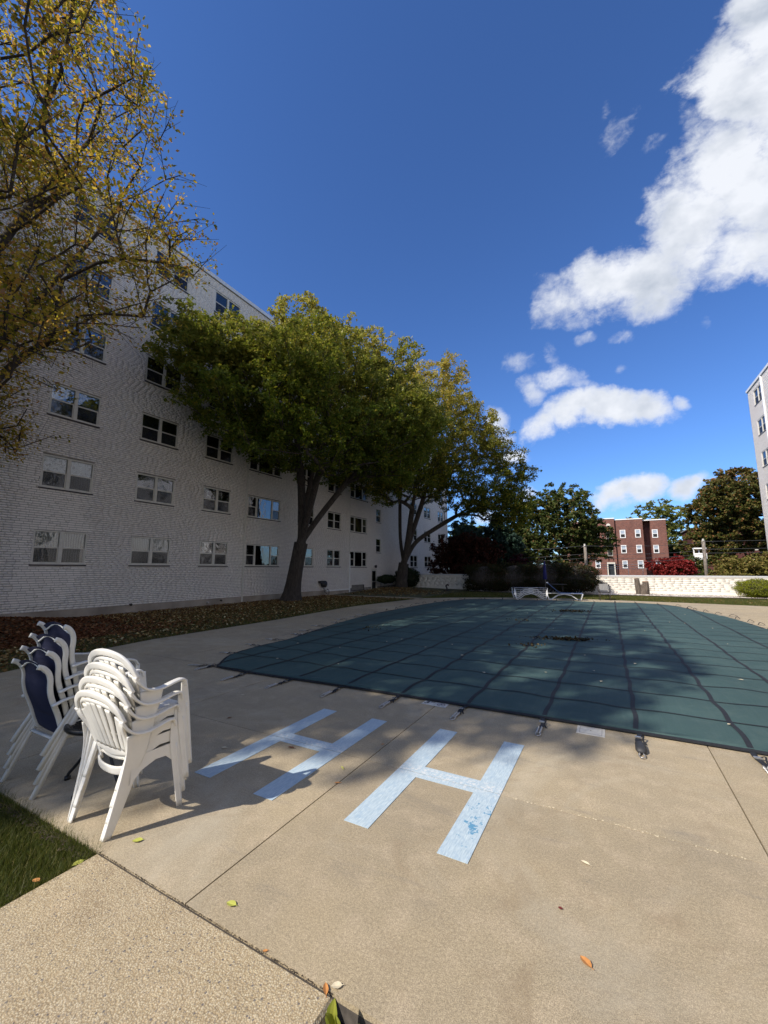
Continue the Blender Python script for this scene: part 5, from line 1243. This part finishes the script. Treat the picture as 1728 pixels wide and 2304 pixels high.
# ------------------------------------------------------------------ leaf litter and grass
rs = np.random.RandomState(77)
def litter(name, xs_, ys_, n, size, mat, zf, **kw):
    C = np.stack([xs_, ys_, zf(xs_, ys_)], 1); N = rs.normal(0, 0.35, (len(C), 3)); N[:, 2] += 1
    return leaves(name, C, N, size, M[mat], None, rs=rs, aspect=0.7, kind='stuff', **kw)
n = 26000; y = 1.6 + 19 * rs.rand(n) ** 1.15; lx = np.array([leftx(v) for v in y]); t = 1 - rs.rand(n) ** 0.75 * 1.0; x = lx - 0.02 - (lx + 15.5) * (1 - t)
litter('leaf_litter', x, y, n, 0.075, 'lf_litter', lambda a, b: 0.0 + 0.035 * rs.rand(len(a)))
n = 9000; x = rs.uniform(-15.4, -10.6, n); y = rs.normal(4.8, 1.6, n); ok = (y > 1.6)
def pile(a, b): return 0.02 + 0.30 * np.exp(-((a + 14.3) ** 2 / 4.5 + (b - 4.6) ** 2 / 3.2)) * (0.75 + 0.25 * rs.rand(len(a)))
V = []; F = []
for j in range(25):
    for i in range(25):
        a = -15.5 + 5.2 * i / 24; b = 1.6 + 7 * j / 24; V.append((a, b, -0.01 + 0.29 * math.exp(-((a + 14.3) ** 2 / 4.5 + (b - 4.6) ** 2 / 3.2))))
for j in range(24):
    for i in range(24): q = j * 25 + i; F.append((q, q + 1, q + 26, q + 25))
fast('leaf_pile_base', np.array(V), np.array(F), M['lawnleaf'], smooth=True, kind='structure')
litter('leaf_pile', x[ok], y[ok], n, 0.085, 'lf_mulch', pile)
n = 6000; x = rs.normal(-13.2, 1.6, n); y = rs.normal(26.6, 2.2, n); ok = (x > -15.4) & (y > 21.5) & (y < 30) & (x < -9.3)
litter('leaf_litter', x[ok], y[ok], n, 0.09, 'lf_litter', lambda a, b: 0.02 + 0.22 * np.exp(-((a + 14.0) ** 2 / 6 + (b - 27.5) ** 2 / 9)))
n = 2600; x = rs.uniform(-9, 9.5, n); y = rs.uniform(24.3, 28.4, n)
litter('leaf_litter', x, y, n, 0.05, 'lf_litter', lambda a, b: 0.035 + 0 * a)
def blades(name, X, Y, Z, h, wd, mat):
    n = len(X); a = rs.rand(n) * 2 * PI; hh = h * (0.5 + rs.rand(n)); le = rs.normal(0, 0.45, (n, 2)) * hh[:, None]; V = np.empty((n, 3, 3)); dx, dy = np.cos(a) * wd, np.sin(a) * wd
    V[:, 0] = np.stack([X - dx, Y - dy, Z], 1); V[:, 1] = np.stack([X + dx, Y + dy, Z], 1); V[:, 2] = np.stack([X + le[:, 0], Y + le[:, 1], Z + hh], 1)
    return fast(name, V.reshape(-1, 3), np.arange(3 * n).reshape(n, 3), M[mat], None, kind='stuff')
n = 90000; X = -2.665 - 2.6 * rs.rand(n) ** 1.2; Y = 0.2 + 1.26 * rs.rand(n)
blades('grass', X, Y, np.full(n, -0.045), 0.040, 0.0022, 'grassb')
n = 45000; y = 2.0 + 18.4 * rs.rand(n); lx = np.array([leftx(v) for v in y]); x = lx - 0.01 - rs.rand(n) ** 1.3 * (lx + 13.5)
blades('grass', x, y, np.full(n, -0.01), 0.045, 0.006, 'grassb')
n = 60000; x = rs.uniform(-9.2, 9.8, n); fy = np.array([fary(v) for v in x]); y = fy + 0.02 + (28.3 - fy) * rs.rand(n)
blades('grass', x, y, np.full(n, 0.0), 0.055, 0.009, 'grassb')
n = 1500; e_ = rs.rand(n) < 0.65; x = np.where(e_, -2.66 - 2.6 * rs.rand(n), -2.668 - 0.03 * np.abs(rs.normal(0, 1, n))); y = np.where(e_, 1.468 - 0.035 * np.abs(rs.normal(0, 1, n)), 0.2 + 1.25 * rs.rand(n)); s = rs.uniform(.004, .012, n)
V = (oct_v[None] * s[:, None, None] * (0.6 + 0.8 * rs.rand(n, 6, 1))); V[:, :, 0] += x[:, None]; V[:, :, 1] += y[:, None]; V[:, :, 2] += -0.022
fast('edge_soil', V.reshape(-1, 3), (of[None] + (np.arange(n) * 6)[:, None, None]).reshape(-1, 3), M['soil'], kind='stuff')
n = 420; x = rs.uniform(-2.66, -1.03, n); y = 1.470 + rs.normal(0, 0.0028, n); s = rs.uniform(.001, .004, n)
V = (oct_v[None] * s[:, None, None] * (0.6 + 0.8 * rs.rand(n, 6, 1))); V[:, :, 0] += x[:, None]; V[:, :, 1] += y[:, None]; V[:, :, 2] -= 0.002
fast('joint_debris', V.reshape(-1, 3), (of[None] + (np.arange(n) * 6)[:, None, None]).reshape(-1, 3), M['soil'], kind='stuff')
n = 5000; e_ = rs.rand(n) < 0.6; X = np.where(e_, -2.66 - 2.4 * rs.rand(n), -2.662 - 0.02 * rs.rand(n)); Y = np.where(e_, 1.45 + 0.02 * rs.rand(n), 0.2 + 1.25 * rs.rand(n))
blades('grass', X, Y, np.full(n, -0.045), 0.058, 0.0024, 'grassb')
# debris piles on the cover
for (cx_, cy_, sx_, sy_, n, lb) in ((-0.95, 10.2, 0.30, 0.07, 300, ''), (-1.35, 16.9, 0.30, 0.16, 260, ''), (-1.55, 9.0, 0.12, 0.08, 30, ''), (-2.5, 13.2, 0.2, 0.15, 30, ''), (-5.6, 9.6, 0.25, 0.25, 24, '')):
    x = rs.normal(cx_, sx_, n); y = rs.normal(cy_, sy_, n) + 0.25 * (x - cx_)
    C = np.stack([x, y, 0.034 + 0.05 * rs.rand(n)], 1); leaves('leaf_debris', C, rs.normal(0, 1, (n, 3)) + [0, 0, .8], 0.06, M['lf_debris'], None, rs=rs, aspect=0.6, kind='stuff')
# ------------------------------------------------------------------ single fallen leaves
def leaf_mesh(L_, wd, curl):
    mb = MB(); P_ = [(-0.5, 0), (-0.25, 0.75), (0.1, 1.0), (0.35, 0.6), (0.5, 0)]
    A = [(x * L_, w0 * wd / 2, curl * abs(w0) * L_ * 0.2 + curl * x * x * L_ * 0.4) for x, w0 in P_]; Mi = [(x * L_, 0, curl * x * x * L_ * 0.4) for x, w0 in P_]; Bz = [(x, -y, z) for x, y, z in A]
    mb.strip(A, Mi); mb.strip(Mi, Bz); mb.tube([(0.5 * L_, 0, curl * .1 * L_), (0.68 * L_, 0.02 * L_, 0.003)], 0.0012, 4); return mb
FL = [(-2.56, 1.63, .060, .042, 'yleaf', 40, 'yellow green fallen leaf on the deck just in front of the white plastic chairs'),
      (-1.70, 1.575, .055, .036, 'yleaf', 10, 'pale yellow green fallen leaf beside two dark spots near the long deck joint'),
      (-0.22, 2.70, .050, .022, 'pleaf', -20, 'pale dry leaf with a stem lying right of the second H'),
      (-0.31, 2.31, .020, .018, 'rleaf', 0, 'tiny dark red scrap on the open deck in the foreground'),
      (-0.19, 2.07, .058, .034, 'oleaf', -40, 'orange leaf alone on the near right part of the deck'),
      (-3.15, 2.75, .055, .032, 'pleaf', 20, 'curled tan leaf on the shaded deck left of the first H'),
      (-3.71, 3.29, .050, .028, 'bleaf', 60, 'small dark leaf on the shaded cross joint left of the first H'),
      (-2.62, 3.04, .075, .030, 'bleaf', 5, 'crumpled brown leaf inside the first H below its crossbar'),
      (-1.90, 2.74, .050, .018, 'oleaf', 30, 'small orange leaf lying on the long deck joint between the letters'),
      (-2.00, 2.95, .060, .014, 'yleaf', -35, 'thin curled yellow green leaf stalk between the two letters'),
      (-1.93, 3.50, .030, .02, 'oleaf', 60, 'tiny orange leaf higher up on the long deck joint'),
      (-2.67, 1.37, .060, .040, 'yleaf', 80, 'pale green leaf at the corner where lawn, walk and deck meet'),
      (-2.72, 1.20, .045, .03, 'oleaf', 15, 'small orange leaf at the lawn edge of the walk'),
      (-1.06, 1.47, .050, .022, 'oleaf', -50, 'bright orange leaf at the tip of the planting bed'),
      (-1.03, 1.50, .045, .03, 'pleaf', 35, 'cream leaf scrap beside the orange one at the tip of the planting bed'),
      (-1.38, 1.475, .022, .014, 'oleaf', 35, 'tiny orange fleck in the gap between walk and deck')]
for x, y, L_, wd, mt, a, lb in FL:
    o = leaf_mesh(L_, wd, 0.5).build('fallen_leaf', M[mt], None, True, label=lb, cat='leaf'); z = 0.003
    if -2.655 < x < -1.02 and y < 1.46: z = 0.006
    if x < -2.655 and y < 1.47: z = -0.005
    o.location = (x, y, z); o.rotation_euler = (0, 0, R(a))
ry = random.Random(31); lm = leaf_mesh(0.055, 0.036, 0.6); first = None
CL = ['pale yellow leaf on the cover near its left front corner, inward of the second strap', 'pale leaf on the sunlit right part of the cover, well in from the edge', 'white leaf scrap on the shaded cover behind the depth markers']
spots = [(-4.05, 5.81), (1.54, 7.72), (-1.77, 6.40), (-0.95, 6.88), (-2.45, 7.43), (0.96, 5.51), (2.31, 13.94), (0.69, 12.53), (-1.83, 14.05), (-4.32, 8.02), (-1.61, 10.01), (-2.99, 10.77)] + [(ry.uniform(-6, 2.6), ry.uniform(5.3, 20)) for _ in range(34)]
for x, y in spots:
    if first is None: o = first = lm.build('fallen_leaf', M['pleaf'], None, True)
    else: o = first.copy(); sc.collection.objects.link(o)
    o.location = (x, y, covz(x, y) + 0.012); o.rotation_euler = (0, 0, ry.uniform(0, 6)); s_ = ry.uniform(.6, 1.1); o.scale = (s_, s_, s_); i_ = spots.index((x, y)); tag(o, CL[i_] if i_ < len(CL) else 'small pale leaf lying on the green pool cover', 'leaf', 'pale leaves scattered on the pool cover')
first = None
for k in range(26):
    x, y = ry.uniform(-8.5, -4.2), ry.uniform(2.6, 12)
    if x > -6.8 and y > 4.6: continue
    if first is None: o = first = leaf_mesh(0.05, 0.03, 0.6).build('fallen_leaf', M['pleaf'], None, True)
    else: o = first.copy(); sc.collection.objects.link(o)
    o.location = (x, y, 0.004); o.rotation_euler = (0, 0, ry.uniform(0, 6)); tag(o, 'small dry leaf on the shaded deck between pool cover and lawn', 'leaf', 'dry leaves scattered on the shaded deck')
# hosta in the planting bed
ho = empty('hosta_plant', (-0.93, 1.36, -0.07), label='young plant with broad yellow edged green leaves in the bed corner at the bottom', cat='plant')
for k, (a, L_, wd, el, bx, by_) in enumerate(((95, .105, .052, 75, -0.03, 0.02), (200, .085, .045, 60, -0.02, 0.0), (330, .10, .05, 50, 0.0, -0.01), (20, .075, .05, 25, 0.03, 0.02), (150, .08, .03, 65, 0.0, 0.0), (280, .08, .045, 55, -0.02, -0.03))):
    mb = MB(); P_ = [(0, 0.05), (0.18, 0.7), (0.45, 1.0), (0.75, 0.75), (0.92, 0.35), (1.0, 0.02)]
    rows = []
    for u in (-1, -0.5, 0, 0.5, 1):
        rows.append([Vector((x * L_ , u * w0 * wd / 2, 0.012 * abs(u) * w0 + 0.02 * math.sin(x * 2))) for x, w0 in P_])
    for p, q in zip(rows, rows[1:]): mb.strip(p, q)
    mb.tube([(-0.06, 0, -0.01), (0, 0, 0)], 0.003, 5)
    o = mb.build('leaf', M['hosta'], ho, True); o.location = (bx, by_, 0.045); o.rotation_euler = (0, -R(el), R(a))
n = 900; x = rs.uniform(-1.0, 0.4, n); y = rs.uniform(0.9, 1.46, n); s = rs.uniform(.006, .02, n)
V = (oct_v[None] * s[:, None, None] * (0.6 + 0.8 * rs.rand(n, 6, 1))); V[:, :, 0] += x[:, None]; V[:, :, 1] += y[:, None]; V[:, :, 2] += -0.07
fast('mulch', V.reshape(-1, 3), (of[None] + (np.arange(n) * 6)[:, None, None]).reshape(-1, 3), M['soil'], kind='stuff')

# ------------------------------------------------------------------ beyond the wall
S_ = 1.45
def Q(x, z): return x * S_, 1.6 + (z - 1.6) * S_
YR = 58 * S_
rb = empty('red_brick_building', (0, YR, 0), label='three storey red brick apartment house with white windows beyond the wall', cat='building')
def blk(x0, x1, zt, y0, y1, name='wall', mat='texred'):
    a, t_ = Q(x0, zt); b, _ = Q(x1, zt); return MB().box(a, b, y0, y1, -0.2, t_).build(name, M[mat], rb)
blk(-4.6, 1.10, 7.60, 0.15, 12); blk(1.10, 3.93, 7.60, 0.0, 12); blk(3.94, 4.72, 7.40, 1.9, 12); blk(4.72, 6.30, 7.40, 0.45, 12); blk(-0.45, 0.95, 7.78, -0.25, 0.14, 'stair_bay')
for x0, x1, zt, y0 in ((-4.6, -0.45, 7.6, .15), (-0.45, 0.95, 7.78, -.25), (0.95, 3.93, 7.60, 0.0), (3.94, 6.30, 7.40, .45)):
    a, t_ = Q(x0, zt); b, _ = Q(x1, zt); MB().box(a - .04, b + .04, y0 - 0.08, 12, t_ + .002, t_ + 0.17).build('parapet_cap', M['white'], rb)
def rwin(x0, z1_, x1, z0_, y):
    a, t_ = Q(x0, z1_); b, bt = Q(x1, z0_); fr = MB(); f = 0.12; h = t_ - bt; m_ = (t_ + bt) / 2
    fr.box(a, b, y - .07, y, bt, bt + f).box(a, b, y - .07, y, t_ - f, t_).box(a, a + f, y - .07, y, bt + f, t_ - f).box(b - f, b, y - .07, y, bt + f, t_ - f).box(a + f, b - f, y - .06, y, m_ - .04, m_ + .04)
    fo = fr.build('window', M['white'], rb)
    MB().box(a + f, b - f, y - .03, y - .005, m_ + .04, t_ - f).build('pane', M['blue_blind'], fo); MB().box(a + f, b - f, y - .03, y - .005, bt + f, m_ - .04).build('pane', M['room'], fo)
for x0, z1_, x1, z0_ in ((1.48, 6.36, 2.08, 5.36), (3.08, 6.35, 3.66, 5.37), (1.48, 4.49, 2.06, 3.50), (3.09, 4.47, 3.67, 3.50), (1.50, 2.61, 2.06, 1.68), (3.10, 2.61, 3.69, 1.68)): rwin(x0, z1_, x1, z0_, -0.001)
for x0, z1_, x1, z0_ in ((4.84, 6.29, 5.42, 5.30), (4.84, 4.43, 5.40, 3.47), (4.86, 2.59, 5.42, 1.66)): rwin(x0, z1_, x1, z0_, 0.449)
for x0, z1_, x1, z0_ in ((-1.43, 6.3, -0.87, 5.3), (-1.43, 4.45, -0.87, 3.5), (-1.43, 2.6, -0.87, 1.7), (-3.0, 4.45, -2.4, 3.5), (-3.0, 6.3, -2.4, 5.3)): rwin(x0, z1_, x1, z0_, 0.149)
a, t_ = Q(0.0, 6.31); b, bt = Q(0.56, 3.18); h = (t_ - bt) / 3
for k in range(3):
    fo = MB().box(a, b, -0.33, -0.251, bt + k * h, bt + k * h + .06).box(a, b, -0.33, -0.251, bt + (k + 1) * h - .06, bt + (k + 1) * h - .002).box(a, a + .06, -0.33, -0.251, bt + k * h + .06, bt + (k + 1) * h - .06).box(b - .06, b, -0.33, -0.251, bt + k * h + .06, bt + (k + 1) * h - .06).build('stair_window', M['cream'], rb)
    MB().box(a + .06, b - .06, -0.27, -0.252, bt + k * h + .06, bt + (k + 1) * h - .06).build('pane', M['room'], fo)
a, zc_ = Q(0.29, 7.0); MB().tube([(a, -0.30, zc_), (a, -0.251, zc_)], 0.32, 20).build('round_plaque', M['lid'], rb)
for cx_, cz in ((0.75, 5.75), (-0.35, 5.7)):
    a, zc_ = Q(cx_, cz); MB().tube([(a, -0.28, zc_), (a, -0.251, zc_)], 0.13, 12).build('round_plaque', M['lid'], rb)
a, t_ = Q(-0.15, 2.9); b, _ = Q(0.72, 2.9); dr = MB().box(a, a + .16, -0.75, -0.251, -0.2, 2.5).box(b - .16, b, -0.75, -0.251, -0.2, 2.5).prism([(a, -0.75), (b, -0.75), (b, -0.251), (a, -0.251)], 2.5, 2.75).build('door_surround', M['lid'], rb)
MB().box(a + .16, b - .16, -0.30, -0.2515, -0.2, 2.5).build('door', M['door'], dr)
# fire escape like railing in front of the ground floor
rl = empty('railing', (0, 62, 0), label='white pipe railing crossing in front of the red brick building ground floor', cat='railing')
for z_ in (2.2, 1.9, 1.62): MB().tube([(-1.2, 0, z_), (5.0, 0, z_ - .02)], 0.022, 6).build('rail', M['steel'], rl)
for x in (-1.2, -0.2, 0.6, 2.2, 3.8, 5.0): MB().tube([(x, 0, 0), (x, 0, 2.22)], 0.025, 6).build('post', M['steel'], rl)
# second brick building behind the right tree
r2 = empty('red_brick_house', (17, 84, 0), label='dark red brick house half hidden under the huge right maple', cat='building')
MB().box(-4.6, 6, 0, 9, -0.2, 8.2).build('wall', M['texred2'], r2)
for x, z_ in ((-2.2, 4.5), (0.8, 4.5), (2.9, 4.5), (-0.4, 1.4), (2.6, 1.4)):
    f_ = MB().box(x, x + 1.1, -0.06, -0.002, z_, z_ + .12).box(x, x + 1.1, -0.06, -0.002, z_ + 1.6, z_ + 1.72).box(x, x + .12, -0.06, -0.002, z_ + .12, z_ + 1.6).box(x + .98, x + 1.1, -0.06, -0.002, z_ + .12, z_ + 1.6).box(x + .12, x + .98, -0.05, -.002, z_ + .84, z_ + .9).build('window', M['cream'], r2)
    MB().box(x + .12, x + .98, -0.02, -0.003, z_ + .12, z_ + 1.6).build('pane', M['room'], f_)
MB().box(-4.8, 6.2, -.2, 9.2, 8.202, 8.4).build('roof', M['roof'], r2)
pr = empty('white_porch', (9.85, 62.3, 0), label='small white two level porch between the crimson maple and the right maple', cat='porch')
for x in (-.55, -.05, .5): MB().box(x - .06, x + .06, -.06, .06, -0.2, 4.0).build('post', M['white'], pr)
MB().box(-.6, .62, -.5, .5, 2.7, 2.85).box(-.6, .62, -.5, .5, 4.0, 4.15).build('deck', M['white'], pr)
MB().prism([(-.6, -.5), (.62, -.5), (.62, -.45), (-.6, -.45)], 2.85, 3.5).build('railing_panel', M['white'], pr)
# utility poles and wires
def pole(x, y, h, r_, label, arm=True):
    e = empty('utility_pole', (x, y, 0), label=label, cat='utility pole'); MB().tube([(0, 0, -.2), (0.02, 0, h)], [r_ * 1.15, r_], 10).build('post', M['pole'], e, True)
    if arm: MB().box(-.7, .7, -.05, .05, h - .35, h - .25).build('crossarm', M['pole'], e)
    MB().tube([(0, -.14, h - 0.1), (0, -.14, h + .12)], 0.08, 8).build('insulator', M['tile'], e); return e
pole(-1.93, 44.6, 3.9, 0.13, 'short weathered utility pole in front of the dark maple', False)
pole(8.7, 52.6, 4.55, 0.15, 'utility pole standing before the white porch', False)
pole(-21, 44, 4.6, 0.13, 'utility pole hidden behind the far end of the building', False)
pole(30, 60, 5.2, 0.15, 'utility pole beyond the white block at the right', False)
def wire(p, q, sag, label, r_=0.014):
    p, q = Vector(p), Vector(q); pts = [p.lerp(q, t) - Vector((0, 0, sag * 4 * t * (1 - t))) for t in np.linspace(0, 1, 15)]
    MB().tube(pts, r_, 5).build('overhead_wire', M['wire'], None, True, label=label, cat='wire', group='overhead wires beyond the wall')
wl_ = ['top', 'second', 'third', 'fourth']
for k, z_ in enumerate((3.95, 3.15, 2.75, 2.4)):
    wire((-21, 44, z_ - .2 + 0.0), (-1.93, 44.5, z_ - .1), 0.35, '%s overhead wire running from the short pole to the left' % wl_[k])
    wire((-1.93, 44.5, z_ - .1), (8.7, 52.5, z_ + .35), 0.2, '%s overhead wire between the two visible poles' % wl_[k])
    if k < 3: wire((8.7, 52.5, z_ + .45), (30, 60, z_ + 1.3), 0.2, '%s overhead wire from the pole by the porch to the right' % wl_[k])
